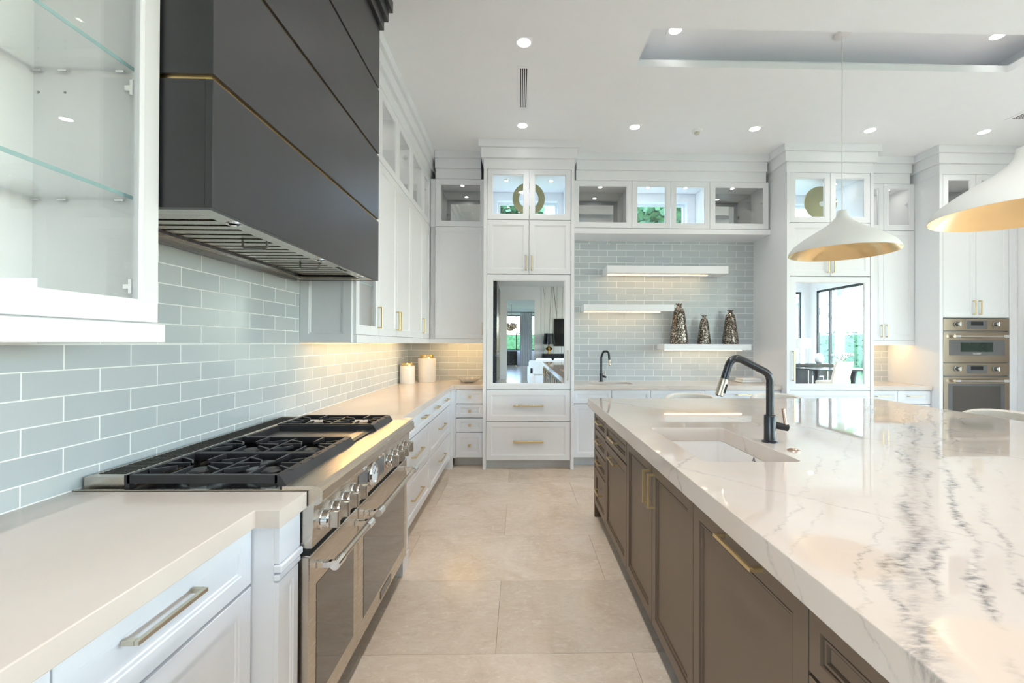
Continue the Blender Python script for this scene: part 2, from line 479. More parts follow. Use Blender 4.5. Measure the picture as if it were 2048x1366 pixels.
T = 0.02
def front_mesh(b, f, u0, u1, v0, v1, stile=0.055, hole=False, flat=False, deep=0.0):
    g = 0.0028 if deep else 0.0021
    u0 += g; u1 -= g; v0 += g; v1 -= g
    def ring(i, n): return [f(u0 + i, v0 + i, n), f(u1 - i, v0 + i, n), f(u1 - i, v1 - i, n), f(u0 + i, v1 - i, n)]
    if flat: prof = [(0, 0), (0, T - 0.0015), (0.0015, T)]
    else:
        S = min(stile, (u1 - u0) * 0.24, (v1 - v0) * 0.26)
        prof = [(0, 0), (0, T - 0.0015), (0.0015, T), (S, T), (S + 0.0025, T - 0.003), (S + 0.010, T - 0.003), (S + 0.0125, T - 0.006 - deep)]
        if deep: prof = [(0, 0), (0, T - 0.0015), (0.0015, T), (S, T), (S + 0.001, T - 0.011), (S + 0.006, T - 0.011), (S + 0.007, T - 0.004), (S + 0.013, T - 0.004), (S + 0.014, T - 0.013), (S + 0.018, T - 0.013), (S + 0.019, T - 0.009)]
        if hole: prof = [(0, 0), (0, T - 0.0015), (0.0015, T), (S, T), (S + 0.004, T - 0.005), (S + 0.010, T - 0.005), (S + 0.010, 0), (0, 0)]
    b.rings([ring(*p) for p in prof], cap0=not hole, cap1=not hole)
    return (S + 0.010) if hole else 0

def pull(parent, f, u, v, L, vert=False, mat='brass', proj=0.034, th=0.010, name='handle'):
    b = B(); h = th / 2
    n0, n1 = T, T + proj
    if vert:
        f.fbox(b, u - h, u + h, v - L / 2, v + L / 2, n1 - th, n1, 0.001)
        for s in (-1, 1):
            e = v + s * (L / 2 - h); f.fbox(b, u - h, u + h, e - h, e + h, n0, n1 - th, 0.0)
    else:
        f.fbox(b, u - L / 2, u + L / 2, v - h, v + h, n1 - th, n1, 0.001)
        for s in (-1, 1):
            e = u + s * (L / 2 - h); f.fbox(b, e - h, e + h, v - h, v + h, n0, n1 - th, 0.0)
    return b.done(name, mat, parent)

def knob(parent, f, u, v, mat='brass'):
    b = B(); f.fbox(b, u - 0.006, u + 0.006, v - 0.006, v + 0.006, T - 0.011, T + 0.016); f.fbox(b, u - 0.014, u + 0.014, v - 0.014, v + 0.014, T + 0.016, T + 0.026, 0.001)
    return b.done('knob', mat, parent)

def door(parent, f, u0, u1, v0, v1, mat='cab', stile=0.055, glass=None, handle=None, name='door', hmat='brass', flat=False, deep=0.0, label=None, th=0.010):
    """handle = (u, v, length, vertical)"""
    b = B(); ins = front_mesh(b, f, u0, u1, v0, v1, stile, hole=glass is not None, flat=flat, deep=deep)
    o = b.done(name, mat, parent, label=label)
    if glass:
        g = B(); f.fbox(g, u0 + ins - 0.004, u1 - ins + 0.004, v0 + ins - 0.004, v1 - ins + 0.004, 0.004, 0.009)
        g.done('mirror_pane' if glass == 'mirror' else 'glass_pane', glass, o)
    if handle:
        if handle[2] == 0: knob(o, f, handle[0], handle[1], hmat)
        else: pull(o, f, handle[0], handle[1], handle[2], handle[3], hmat, th=th)
    return o

def carcass(parent, f, w, h, depth, mat='cab'):
    b = B(); f.fbox(b, 0, w, 0, h, -depth, -0.0005); return b.done('body', mat, parent)

def open_carcass(parent, f, w, h, depth, mat='cab_in', th=0.018, back=True, backmat=None):
    b = B()
    f.fbox(b, 0, th, 0, h, -depth, -0.0005); f.fbox(b, w - th, w, 0, h, -depth, -0.0005)
    f.fbox(b, th, w - th, 0, th, -depth, -0.0005); f.fbox(b, th, w - th, h - th, h, -depth, -0.0005)
    if back and not backmat: f.fbox(b, th, w - th, th, h - th, -depth, -depth + 0.008)
    o = b.done('body', mat, parent)
    if backmat:
        c = B(); f.fbox(c, th, w - th, th, h - th, -depth, -depth + 0.008); c.done('back_panel', backmat, parent)
    return o

def puck(parent, p, r=0.022):
    b = B(); b.lathe(p, [(r + 0.010, 0), (r + 0.010, -0.004), (r, -0.005), (r, 0)], 20, cap=False); t = b.done('puck_light', 'nickel', parent, smooth=False)
    b = B(); b.lathe((p[0], p[1], p[2] - 0.0015), [(r, 0), (r, -0.002)], 20); b.done('lens', 'puck', t)

def hinge(parent, p, d):
    """small concealed hinge on a side panel; d = direction into the cabinet opening"""
    x, y, z = p
    b = B(); b.box(x - 0.024, x + 0.024, y - 0.010, y + 0.004, z - 0.008, z + 0.008, 0.002); b.box(x - 0.006, x + 0.006, y - 0.014, y + 0.004, z - 0.022, z + 0.022, 0.002)
    return b.done('hinge', 'chrome', parent)

# ================================================================== THE SETTING
CEIL = 3.62
XW = -1.398          # face of the glass tiles on the left wall
YW = 5.570           # face of the glass tiles on the back wall

def struct(b, name, mat, label=None, **kw):
    return b.done(name, mat, None, kind='structure', label=label, **kw)

# floor: setting bed, with the stone tiles laid on it one by one
b = B(); b.box(-1.55, 5.75, -4.12, 5.75, -0.10, -0.004)
M['bed'] = plain('floor_grout', (0.30, 0.235, 0.17), 0.8)
floor = struct(b, 'floor', 'bed', 'polished beige limestone floor laid in long staggered tiles')
b = B(); b.box(-1.55, 10.1, -7.7, -4.12, -0.10, 0.0); b.box(5.75, 10.1, -4.12, 4.05, -0.10, 0.0); b.box(-3.2, 5.6, -18.2, -7.7, -0.10, 0.0)
b.done('far_paving', 'stone', floor)
ROW0, ROWH, COLW = 1.987, 0.6105, 1.2200
tile_cache = {}
def tile_mesh(dx, dy, dz, bev, mat):
    k = (round(dx, 3), round(dy, 3), round(dz, 3), mat)
    if k not in tile_cache:
        t = B(); t.box(-dx / 2, dx / 2, -dy / 2, dy / 2, -dz / 2, dz / 2, bev)
        bmesh.ops.recalc_face_normals(t.bm, faces=t.bm.faces)
        me = bpy.data.meshes.new('tile'); t.bm.to_mesh(me); t.bm.free(); me.materials.append(M[mat]); tile_cache[k] = me
    return tile_cache[k]
def put_tile(parent, x0, x1, y0, y1, z0, z1, bev, mat):
    o = bpy.data.objects.new('tile', tile_mesh(x1 - x0, y1 - y0, z1 - z0, bev, mat))
    _link(o, parent, ((x0 + x1) / 2, (y0 + y1) / 2, (z0 + z1) / 2))
for k in range(-10, 6):
    ya, yb = ROW0 + ROWH * k, ROW0 + ROWH * (k + 1)
    ya, yb = max(ya, -4.12), min(yb, 5.57)
    if yb - ya < 0.03: continue
    x = (-0.100 if k % 2 == 0 else 0.512) - 2 * COLW
    while x < 5.6:
        xa, xb = max(x, -1.40), min(x + COLW, 5.62)
        if xb - xa > 0.03: put_tile(floor, xa + 0.0008, xb - 0.0008, ya + 0.0008, yb - 0.0008, -0.014, 0.0, 0.0006, 'stone')
        x += COLW

# left wall with the tiled splashback
b = B(); b.box(-1.55, -1.406, -7.7, -3.9, 0, CEIL + 0.3); b.box(-1.55, -1.406, -1.1, 5.75, 0, CEIL + 0.3); b.box(-1.55, -1.406, -3.9, -1.1, 3.1, CEIL + 0.3)  # opening left for the added doors that bring in daylight
wall_left = struct(b, 'wall_left', 'wall', 'white wall behind the range, tiled in pale glass above the counter')
b = B(); b.box(-1.406, -1.3984, -0.4, YW, 0.86, 1.80); b.done('grout', 'grout', wall_left)
TH, TL = 0.0795, 0.2345
def rows(z0, z1):
    k = math.floor((z0 - 1.38) / TH)
    while 1.38 + k * TH < z1 - 0.004:
        yield k, max(1.38 + k * TH, z0), min(1.38 + (k + 1) * TH, z1)
        k += 1
G = 0.0017
def tile_run(parent, axis, a0, a1, z0, z1, phase):
    for k, za, zb in rows(z0, z1):
        if zb - za < 0.008: continue
        a = phase + (0 if k % 2 == 0 else -TL / 2)
        a += math.floor((a0 - a) / TL) * TL
        while a < a1 - 0.004:
            p, q = max(a, a0), min(a + TL, a1)
            if q - p > 0.006:
                if axis == 'X': put_tile(parent, -1.406, XW, p + G, q - G, za + G, zb - G, 0.0007, 'tile')
                else: put_tile(parent, p + G, q - G, YW, YW + 0.008, za + G, zb - G, 0.0007, 'tile')
            a += TL
tile_run(wall_left, 'X', 0.50, YW, 0.9215, 1.38, 1.975)
tile_run(wall_left, 'X', 1.31, 2.842, 1.38, 1.7775, 1.975)

# back wall with three transom openings
b = B()
y0, y1 = YW + 0.008, 5.75
WZ0, WZ1 = 2.80, 3.19
openings = [(-0.28, 0.48), (1.45, 2.13), (3.09, 3.85)]
b.box(-1.55, 5.75, y0, y1, 0, WZ0); b.box(-1.55, 5.75, y0, y1, WZ1, CEIL + 0.3)
xs = [-1.55] + [v for o in openings for v in o] + [5.75]
for i in range(0, len(xs), 2): b.box(xs[i], xs[i + 1], y0, y1, WZ0, WZ1)
wall_back = struct(b, 'wall_back', 'wall', 'white back wall with a tiled niche and small transom windows')
b = B()
for (x0, x1, zt) in ((XW, -0.36, 1.40), (0.60, 2.99, 2.70), (3.96, 4.73, 1.40)): b.box(x0, x1, YW + 0.0004, y0, 0.86, zt)
b.done('grout', 'grout', wall_back)
tile_run(wall_back, 'Y', XW, -0.397, 0.9215, 1.388, 0.879)
tile_run(wall_back, 'Y', 0.606, 2.983, 0.9215, 2.69, 0.879)
tile_run(wall_back, 'Y', 3.97, 4.722, 0.9215, 1.388, 0.879)
for i, (x0, x1) in enumerate(openings):
    b = B(); t = 0.028
    b.box(x0, x1, 5.655, 5.70, WZ0, WZ0 + t); b.box(x0, x1, 5.655, 5.70, WZ1 - t, WZ1); b.box(x0, x0 + t, 5.655, 5.70, WZ0 + t, WZ1 - t); b.box(x1 - t, x1, 5.655, 5.70, WZ0 + t, WZ1 - t)
    w = struct(b, 'window_%d' % (i + 1), 'cab', ('transom window seen behind the ringed ornament', 'transom window over the tiled niche', 'transom window behind the solid disc ornament')[i])
    b = B(); b.box(x0 + t, x1 - t, 5.674, 5.680, WZ0 + t, WZ1 - t); b.done('pane', 'winglass', w)

# right wall of the kitchen, dining and living room shell
b = B(); b.box(5.62, 5.75, 3.9, 5.578, 0, CEIL + 0.3); struct(b, 'wall_right', 'wall', 'plain white wall beside the oven cabinet')
b = B(); b.box(5.75, 10.1, 3.9, 4.05, 0, CEIL + 0.3); struct(b, 'wall_dining', 'wall')
def glazed_wall(n, axis, c0, c1, a0, a1, o0, o1, z1, nm, pos):
    """wall slab between c0..c1 across the axis, running a0..a1, glazed between o0..o1 up to z1"""
    b = B()
    def bx(bb, p, q, za, zb, d0=c0, d1=c1):
        if axis == 'X': bb.box(d0, d1, p, q, za, zb)
        else: bb.box(p, q, d0, d1, za, zb)
    bx(b, a0, o0, 0, CEIL + 0.3); bx(b, o1, a1, 0, CEIL + 0.3); bx(b, o0, o1, z1, CEIL + 0.3)
    w = struct(b, nm, 'wall')
    m = (c0 + c1) / 2; fr = B(); f2 = 0.035
    bx(fr, o0, o1, 0, 0.07, m - f2, m + f2); bx(fr, o0, o1, z1 - 0.07, z1, m - f2, m + f2)
    for p in pos: bx(fr, max(o0, p - 0.035), min(o1, p + 0.035), 0.07, z1 - 0.07, m - f2, m + f2)
    fo = fr.done('window_%d' % n, 'frameblk', None, kind='structure', label='tall black framed glazing of the dining area, seen in the mirror' if n == 4 else None)
    for p, q in zip(pos, pos[1:]):
        g = B(); bx(g, p + 0.035, q - 0.035, 0.07, z1 - 0.07, m - 0.004, m + 0.004); g.done('pane', 'winglass', fo)
glazed_wall(4, 'X', 9.98, 10.1, -5.4, 3.9, -4.9, 3.2, 3.2, 'wall_garden', [-4.9, -4.3, -2.5, -0.7, 1.1, 3.2])
glazed_wall(5, 'Y', -5.4, -5.28, 5.62, 9.98, 5.8, 9.72, 3.2, 'wall_terrace', [5.8, 7.1, 8.4, 9.72])
b = B()
for y in (-3.9, -2.535, -1.16): b.box(-1.50, -1.44, y, y + 0.06, 0, 3.1)
b.box(-1.50, -1.44, -3.84, -1.16, 3.03, 3.1); b.box(-1.50, -1.44, -3.84, -1.16, 0, 0.06)
wp = struct(b, 'window_7', 'frameblk', 'unseen glazed doors added in the range wall to bring in daylight')  # added out of view so daylight reaches the island front
for y in (-3.84, -2.475):
    b = B(); b.box(-1.474, -1.466, y, y + 1.305, 0.06, 3.03); b.done('pane', 'winglass', wp)
b = B(); b.box(5.5, 5.62, -7.7, -5.28, 0, CEIL + 0.3); struct(b, 'wall_living', 'wall')
# end wall of the living room with a tall doorway
b = B(); b.box(-1.406, -0.48, -7.7, -7.55, 0, CEIL + 0.3); b.box(0.59, 5.5, -7.7, -7.55, 0, CEIL + 0.3); b.box(-0.48, 0.59, -7.7, -7.55, 3.09, CEIL + 0.3)
we = struct(b, 'wall_end', 'wall', 'white living room wall with a tall doorway, seen in the mirror')
b = B(); b.box(0.86, 5.49, -7.55, -7.53, 0.0, CEIL - 0.01); b.done('wallpaper_panel', 'crackle', we)
b = B(); b.box(-1.40, -0.50, -7.55, -7.535, 0, 0.16); struct(b, 'baseboard_end', 'cab')
# hallway beyond the doorway
b = B(); b.box(-3.2, -3.05, -18.2, -7.7, 0, 3.9); struct(b, 'wall_hall_side', 'wall')
b = B(); b.box(5.45, 5.6, -18.2, -7.7, 0, 3.9); struct(b, 'wall_hall_far_side', 'wall')
b = B(); b.box(-3.05, -1.4, -18.2, -18.05, 0, 3.9); b.box(2.6, 5.45, -18.2, -18.05, 0, 3.9); b.box(-1.4, 2.6, -18.2, -18.05, 0, 0.95); b.box(-1.4, 2.6, -18.2, -18.05, 3.15, 3.9)
struct(b, 'wall_hall_end', 'wall')
b = B()
for x in (-1.4, -0.2, 1.0, 2.54): b.box(x, x + 0.06, -18.16, -18.10, 0.95, 3.15)
b.box(-1.34, 2.54, -18.16, -18.10, 0.95, 1.01); b.box(-1.34, 2.54, -18.16, -18.10, 3.09, 3.15)
struct(b, 'window_6', 'frameblk', 'black framed hall window, seen far off in the mirror')
b = B(); b.box(-3.2, 5.6, -18.2, -7.7, 3.6, 3.7); struct(b, 'ceiling_hall', 'ceiling')

# ceiling slab with the long recessed trough above the island
TX0, TX1, TY0, TY1 = 0.93, 3.99, 3.10, 3.53
b = B()
zc = CEIL + 0.056
b.box(-1.406, 10.0, -7.7, TY0, CEIL, zc); b.box(-1.406, 10.0, TY1, 5.578, CEIL, zc); b.box(-1.406, TX0, TY0, TY1, CEIL, zc); b.box(TX1, 10.0, TY0, TY1, CEIL, zc)
ceiling = struct(b, 'ceiling', 'ceiling', 'white ceiling with a long recessed trough above the island')
b = B(); r0, r1, s0, s1, zt = 0.70, 4.20, 2.90, 3.80, 3.86
b.box(r0, r1, s0, s1, zt, zt + 0.03); b.box(r0 - 0.03, r0, s0, s1, zc, zt); b.box(r1, r1 + 0.03, s0, s1, zc, zt); b.box(r0, r1, s0 - 0.03, s0, zc, zt); b.box(r0, r1, s1, s1 + 0.03, zc, zt)
b.done('recess', 'ceiling', ceiling)

# crown mouldings: stepped white boards under the ceiling
def crown(n, boxes):
    b = B()
    for q in boxes: b.box(*q)
    struct(b, 'trim_%d' % n, 'cab')
def crown_S(n, x0, x1, yf, yb, ends=(0, 0), z0=3.313):
    bx = []
    for (za, zb, pr) in ((z0, 3.43, 0.0), (3.43, 3.54, 0.028), (3.54, CEIL, 0.055)):
        bx.append((x0 - pr * ends[0], x1 + pr * ends[1], yf - pr, yb, za + 0.0005, zb - 0.0005))
    crown(n, bx)
UY = 5.19     # door plane of the back wall cabinets
FY = 4.88     # door plane of the tall units
UX = -1.047   # door plane of the left wall cabinets
crown_S(1, -0.397, 0.606, FY, 5.575, (1, 1))
crown_S(2, 2.983, 3.970, FY, 5.575, (1, 1))
crown_S(3, 4.722, 5.615, FY, 5.575, (1, 0))
crown_S(4, UX + 0.06, -0.455, UY, 5.575)
crown_S(5, 0.665, 2.925, UY, 5.575)
crown_S(6, 4.03, 4.665, UY, 5.575)
bx = []
for (za, zb, pr) in ((3.313, 3.43, 0.0), (3.43, 3.54, 0.028), (3.54, CEIL, 0.055)):
    bx.append((-1.404, UX + pr, 2.95, 5.575, za + 0.0005, zb - 0.0005))
crown(7, bx)

# ------------------------------------------------------------------ ceiling fixtures
def downlight(x, y, z, label, group, lens='lamp', k=1.0):
    t = thing('recessed_downlight', (x, y, z), label, 'ceiling light', group)
    b = B(); h = 0.062
    b.box(x - h, x + h, y - h, y + h, z - 0.003, z + 0.001, 0.001); tr = b.done('trim_plate', 'ceiling', t)
    b = B(); b.lathe((x, y, z - 0.0031), [(0.048, 0), (0.048, -0.0015)], 28); b.done('lens', lens, t)
    ld = bpy.data.lights.new('beam', 'SPOT'); ld.energy = SPOT_W * k; ld.color = (0.985, 0.95, 0.915)
    ld.spot_size = math.radians(112); ld.spot_blend = 1.0; ld.shadow_soft_size = 0.05
    o = bpy.data.objects.new('beam', ld); _link(o, t, (x, y, z - 0.012))
def dl_row(pts, z, label, group):
    for x, y in pts: downlight(x, y, z, label, group, k=1.4)
downlight(0.027, 3.27, CEIL, 'square trimmed ceiling downlight at one end of the slot vent', 'downlights over the aisle')
downlight(0.025, 4.52, CEIL, 'square trimmed ceiling downlight between the slot vent and the mirrored refrigerator', 'downlights over the aisle', k=0.55)
for x, lb in ((1.18, 'before the niche, on the refrigerator side of the smoke detector'), (2.43, 'before the niche, past the smoke detector'), (3.64, 'before the mirrored tower'), (4.85, 'before the oven cabinet')):
    downlight(x, 4.52, CEIL, 'ceiling downlight ' + lb, 'downlights along the back cabinets', k=0.42)
for x, lb in ((1.22, 'the end over the aisle'), (3.81, 'the end towards the ovens')):
    downlight(x, 3.445, 3.86, 'downlight up inside the long ceiling trough, at ' + lb, 'downlights in the ceiling trough', 'lamp_low', 0.03)
added_downlights = [(0.03, 2.05), (0.03, 0.8), (0.03, -0.5), (1.9, 1.3), (3.7, 1.9), (4.9, 3.0), (1.9, 0.0), (3.7, 0.6), (4.9, 1.6), (0.03, -1.9), (1.9, -1.9), (3.7, -1.9), (0.03, -4.4), (2.2, -4.4), (4.2, -4.4), (7.2, 1.8), (8.8, 1.8), (7.2, -1.0), (8.8, -1.0), (7.2, -3.6)]  # unseen lamps, added to light the rooms around the camera
dl_row(added_downlights, CEIL, 'unseen ceiling downlight added to brighten the open living and dining area', 'added downlights over the open plan area')
# ceiling air slot
t = thing('slot_vent', (0.03, 3.87, CEIL), 'narrow white ceiling air vent with dark slots', 'vent')
b = B(); b.box(-0.022, 0.080, 3.55, 4.19, CEIL - 0.004, CEIL, 0.001); b.done('frame', 'ceiling', t)
for i in range(4):
    x = 0.000 + i * 0.0165
    b = B(); b.box(x, x + 0.0075, 3.575, 4.165, CEIL - 0.0052, CEIL - 0.004); b.done('slot', 'blackgap', t)  # black strip on the frame, the slot's shade put in as colour
t = thing('ceiling_register', (4.85, 4.18, CEIL), 'small square ceiling register near the pendant lamps', 'vent')
b = B(); b.box(4.80, 5.10, 4.08, 4.28, CEIL - 0.005, CEIL, 0.001); b.done('frame', 'ceiling', t)
for i in range(8):
    b = B(); b.box(4.84 + i * 0.028, 4.852 + i * 0.028, 4.11, 4.25, CEIL - 0.0062, CEIL - 0.005); b.done('slot', 'blackgap', t)  # black strips in place of openings, their shade given as colour
t = thing('smoke_detector', (1.85, 4.58, CEIL), 'small round white smoke detector on the ceiling', 'smoke detector')
b = B(); b.lathe((1.85, 4.58, CEIL), [(0.055, 0), (0.055, -0.012), (0.045, -0.018), (0.001, -0.018)], 24); b.done('base', 'ceiling', t, smooth=True, auto=40)
b = B(); b.lathe((1.85, 4.58, CEIL - 0.018), [(0.028, 0), (0.024, -0.022), (0.001, -0.024)], 20); b.done('sensor', 'nickel', t, smooth=True, auto=40)

# ================================================================== COUNTERTOPS
def slab(outline, z0, z1, name, mat, label, cat='countertop', hole=None, group=None):
    bm = bmesh.new()
    loops = [outline] + ([hole] if hole else [])
    tops = []
    for z in (z1, z0):
        es = []
        lv = []
        for lp in loops:
            vs = [bm.verts.new((x, y, z)) for x, y in lp]; lv.append(vs)
            es += [bm.edges.new((vs[i], vs[(i + 1) % len(vs)])) for i in range(len(vs))]
        bmesh.ops.triangle_fill(bm, use_beauty=True, use_dissolve=False, edges=es)
        tops.append(lv)
    for a, b_ in zip(*tops):
        n = len(a)
        for i in range(n): bm.faces.new((a[i], a[(i + 1) % n], b_[(i + 1) % n], b_[i]))
    b = B(); b.bm.free(); b.bm = bm
    o = b.done(name, mat, None, label=label, cat=cat, group=group)
    md = o.modifiers.new('arris', 'BEVEL'); md.width = 0.0025; md.segments = 2; md.limit_method = 'ANGLE'; md.angle_limit = math.radians(60)
    return o
def rrect(x0, x1, y0, y1, r, n=5):
    pts = []
    for cx, cy, a0 in ((x1 - r, y1 - r, 0), (x0 + r, y1 - r, 90), (x0 + r, y0 + r, 180), (x1 - r, y0 + r, 270)):
        for i in range(n + 1):
            a = math.radians(a0 + 90 * i / n); pts.append((cx + r * math.cos(a), cy + r * math.sin(a)))
    return pts
CZ0, CZ = 0.87, 0.92
CX = -0.735       # front edge of the left counters
CY = 4.955        # front edge of the back counters
slab([(-1.3972, -0.40), (CX, -0.40), (CX, 1.25), (-0.665, 1.25), (-0.665, 1.4075), (-1.3972, 1.4075)], CZ0, CZ, 'countertop', 'quartz', 'warm white countertop ending at the range under the glass cabinet')
slab([(-1.3972, 2.6385), (-0.665, 2.6385), (-0.665, 2.80), (CX, 2.80), (CX, CY), (-0.3985, CY), (-0.3985, 5.569), (-1.3972, 5.569)], CZ0, CZ, 'countertop', 'quartz', 'L-shaped warm white countertop carrying the two canisters')
slab([(0.6075, CY), (2.9815, CY), (2.9815, 5.569), (0.6075, 5.569)], CZ0, CZ, 'countertop', 'quartz', 'warm white countertop in the tiled niche with a small sink', hole=rrect(0.82, 1.34, 5.13, 5.42, 0.03))
slab([(3.9715, CY), (4.7205, CY), (4.7205, 5.569), (3.9715, 5.569)], CZ0, CZ, 'countertop', 'quartz', 'short warm white countertop beside the wall ovens')

# ================================================================== BASE CABINETS, LEFT RUN
LB = -0.78        # carcass plane of the left base units
def toe(parent, f, w, n=-0.075, h=0.10, mat='toe'):
    b = B(); f.fbox(b, 0, w, 0, h, n - 0.02, n); b.done('toe_kick', mat, parent)
def base_unit(f, w, depth, label, fronts, group=None, mat='cab', toemat='toe', hmat='brass', name='base_cabinet', z0=0.10, top=0.868, stile=0.05, deep=0.0):
    c = f(w / 2, 0, -depth / 2)
    t = thing(name, (c.x, c.y, 0), label, 'cabinet', group)
    b = B(); f.fbox(b, 0, w, z0, top, -depth, -0.012); b.done('body', mat, t)
    toe(t, f, w, mat=toemat)
    for (kind, u0, u1, v0, v1, h) in fronts:
        door(t, f, u0, u1, v0, v1, mat, stile, None, h, kind, hmat, deep=deep)
    return t
NG = 'white base cabinets on the range wall'
# near the camera
for (y0, y1, lb) in ((0.74, 1.280, 'white drawer cabinet next to the pilaster of the range'), (0.20, 0.74, 'white drawer cabinet under the glass cabinet counter, away from the pilaster')):
    f = F('E', y0, LB, 0); w = y1 - y0
    base_unit(f, w, 0.61, lb, [('drawer', 0, w, 0.70, 0.865, (w / 2 - 0.05, 0.81, 0.19, False)), ('drawer', 0, w, 0.405, 0.695, (w / 2 - 0.05, 0.575, 0.19, False)), ('drawer', 0, w, 0.105, 0.40, (w / 2 - 0.05, 0.27, 0.19, False))], NG, hmat='nickel')
# beyond the range
def two_over_deep(y0, y1, ym, lb):
    f = F('E', y0, LB, 0); w = y1 - y0; m = ym - y0
    base_unit(f, w, 0.61, lb, [('drawer', 0, m, 0.712, 0.865, (m / 2, 0.80, 0.15, False)), ('drawer', m, w, 0.712, 0.865, (m + (w - m) / 2, 0.80, 0.15, False)),
        ('drawer', 0, w, 0.405, 0.707, (w / 2, 0.575, 0.32, False)), ('drawer', 0, w, 0.105, 0.40, (w / 2, 0.27, 0.32, False))], NG)
two_over_deep(2.795, 3.82, 3.30, 'white drawer cabinet just past the range, two small drawers over two wide ones')
two_over_deep(3.82, 4.90, 4.34, 'white drawer cabinet in the inner corner, two small drawers over two wide ones')
# pilasters at both sides of the range
def pilaster(y0, y1, label):
    t = thing('pilaster', (-1.03, (y0 + y1) / 2, 0), label, 'pilaster', 'white pilasters flanking the range')
    b = B(); b.box(-1.39, -0.700, y0, y1, 0.0, 0.869); b.done('shaft', 'cab', t)
    b = B(); b.box(-0.700, -0.684, y0, y1, 0.752, 0.869, 0.001); b.done('block', 'cab', t)
    for (za, zb, x) in ((0.728, 0.750, -0.676), (0.704, 0.722, -0.683)):
        b = B(); b.box(-0.700, x, y0 - 0.004, y1 + 0.004, za, zb, 0.003); b.done('moulding', 'cab', t)
    b = B(); front_mesh(b, F('E', y0, -0.700 - T + 0.012, 0), 0, y1 - y0, 0.10, 0.70, 0.03); b.done('panel', 'cab', t)
    b = B(); b.box(-0.700, -0.684, y0, y1, 0.0, 0.10, 0.001); b.done('plinth', 'cab', t)
pilaster(1.285, 1.404, 'white fluted pilaster between the glass cabinet counter and the range')
pilaster(2.645, 2.785, 'white fluted pilaster between the range and the corner drawers')

# knob drawers on the back wall, corner unit
BB = 5.00        # carcass plane of the back base units
f = F('S', -0.735, BB, 0); w = 0.337
kd = base_unit(f, w, 0.56, 'narrow white cabinet of four drawers with small square knobs', [('drawer', 0.03, w, a, b_, (0.03 + (w - 0.03) / 2, (a + b_) / 2, 0, False)) for a, b_ in ((0.71, 0.865), (0.552, 0.705), (0.392, 0.547), (0.105, 0.387))], 'white base cabinets on the back wall')
b = B(); b.box(-0.86, -0.7355, 4.902, 4.986, 0.0, 0.868); b.box(-0.7355, -0.706, 4.981, 4.999, 0.10, 0.868); b.done('corner_filler', 'cab', kd)
BG = 'white base cabinets on the back wall'
f = F('S', 0.607, BB, 0)
base_unit(f, 0.883, 0.56, 'white sink cabinet with two doors under the niche counter', [('drawer_front', 0, 0.4415, 0.712, 0.865, None), ('drawer_front', 0.4415, 0.883, 0.712, 0.865, None), ('door', 0, 0.4415, 0.105, 0.707, (0.40, 0.60, 0.15, True)), ('door', 0.4415, 0.883, 0.105, 0.707, (0.483, 0.60, 0.15, True))], BG, top=0.70)
for x0, x1, lb in ((1.49, 2.11, 'white drawer cabinet in the middle of the niche counter'), (2.11, 2.98, 'white drawer cabinet under the niche counter, against the mirrored tower')):
    w = x1 - x0; f = F('S', x0, BB, 0)
    base_unit(f, w, 0.56, lb, [('drawer', 0, w, 0.712, 0.865, (w / 2, 0.815, 0.16, False)), ('drawer', 0, w, 0.405, 0.707, (w / 2, 0.575, 0.3, False)), ('drawer', 0, w, 0.105, 0.40, (w / 2, 0.27, 0.3, False))], BG)
f = F('S', 3.973, BB, 0); w = 0.747
base_unit(f, w, 0.56, 'white drawer cabinet with paired drawers beside the wall ovens', [('drawer', 0, 0.36, 0.712, 0.865, (0.18, 0.80, 0.16, False)), ('drawer', 0.36, w, 0.712, 0.865, (0.55, 0.80, 0.16, False)), ('drawer', 0, w, 0.405, 0.707, (w / 2, 0.575, 0.3, False)), ('drawer', 0, w, 0.105, 0.40, (w / 2, 0.27, 0.3, False))], BG)

# ================================================================== WALL CABINETS, LEFT RUN
UC = UX - T       # carcass plane
UD = -1.397
dep = UC - UD
UG = 'white wall cabinets past the range hood'
Z0, ZS, Z1 = 1.44, 2.752, 3.313
def light_rail(parent, x0, x1, y0, y1, n='light_rail'):
    b = B(); b.box(x0, x1, y0, y1, 1.386, Z0 - 0.001, 0.0015); b.done(n, 'cab', parent)
Y0 = 2.862
f = F('E', Y0, UC, 0)
# A: glazed cabinet next to the hood
t = thing('glass_wall_cabinet', ((UC + UD) / 2, Y0 + 0.234, Z0), 'narrow white wall cabinet with a glass door beside the range hood', 'cabinet', UG)
w = 3.33 - Y0
open_carcass(t, F('E', Y0, UC, Z0), w, ZS - Z0, dep)
door(t, F('E', Y0, UC, 0), 0, w, Z0, ZS, glass='glass', handle=(w - 0.03, 1.575, 0.16, True), hmat='brass')
b = B(); front_mesh(b, F('S', UD, Y0, 0), 0.0, UC - UD, Z0 - 0.054, ZS, 0.055); b.done('side_panel', 'cab', t)
for z in (1.80, 2.12, 2.44):
    b = B(); b.box(UD + 0.01, UC - 0.02, Y0 + 0.02, 3.31, z, z + 0.008); s = b.done('shelf', 'glass', t); b = B(); b.box(UC - 0.0205, UC - 0.0195, Y0 + 0.02, 3.31, z, z + 0.008); b.done('shelf_edge', 'shelfedge', s)
light_rail(t, UC - 0.02, UX + 0.006, Y0, 3.33)
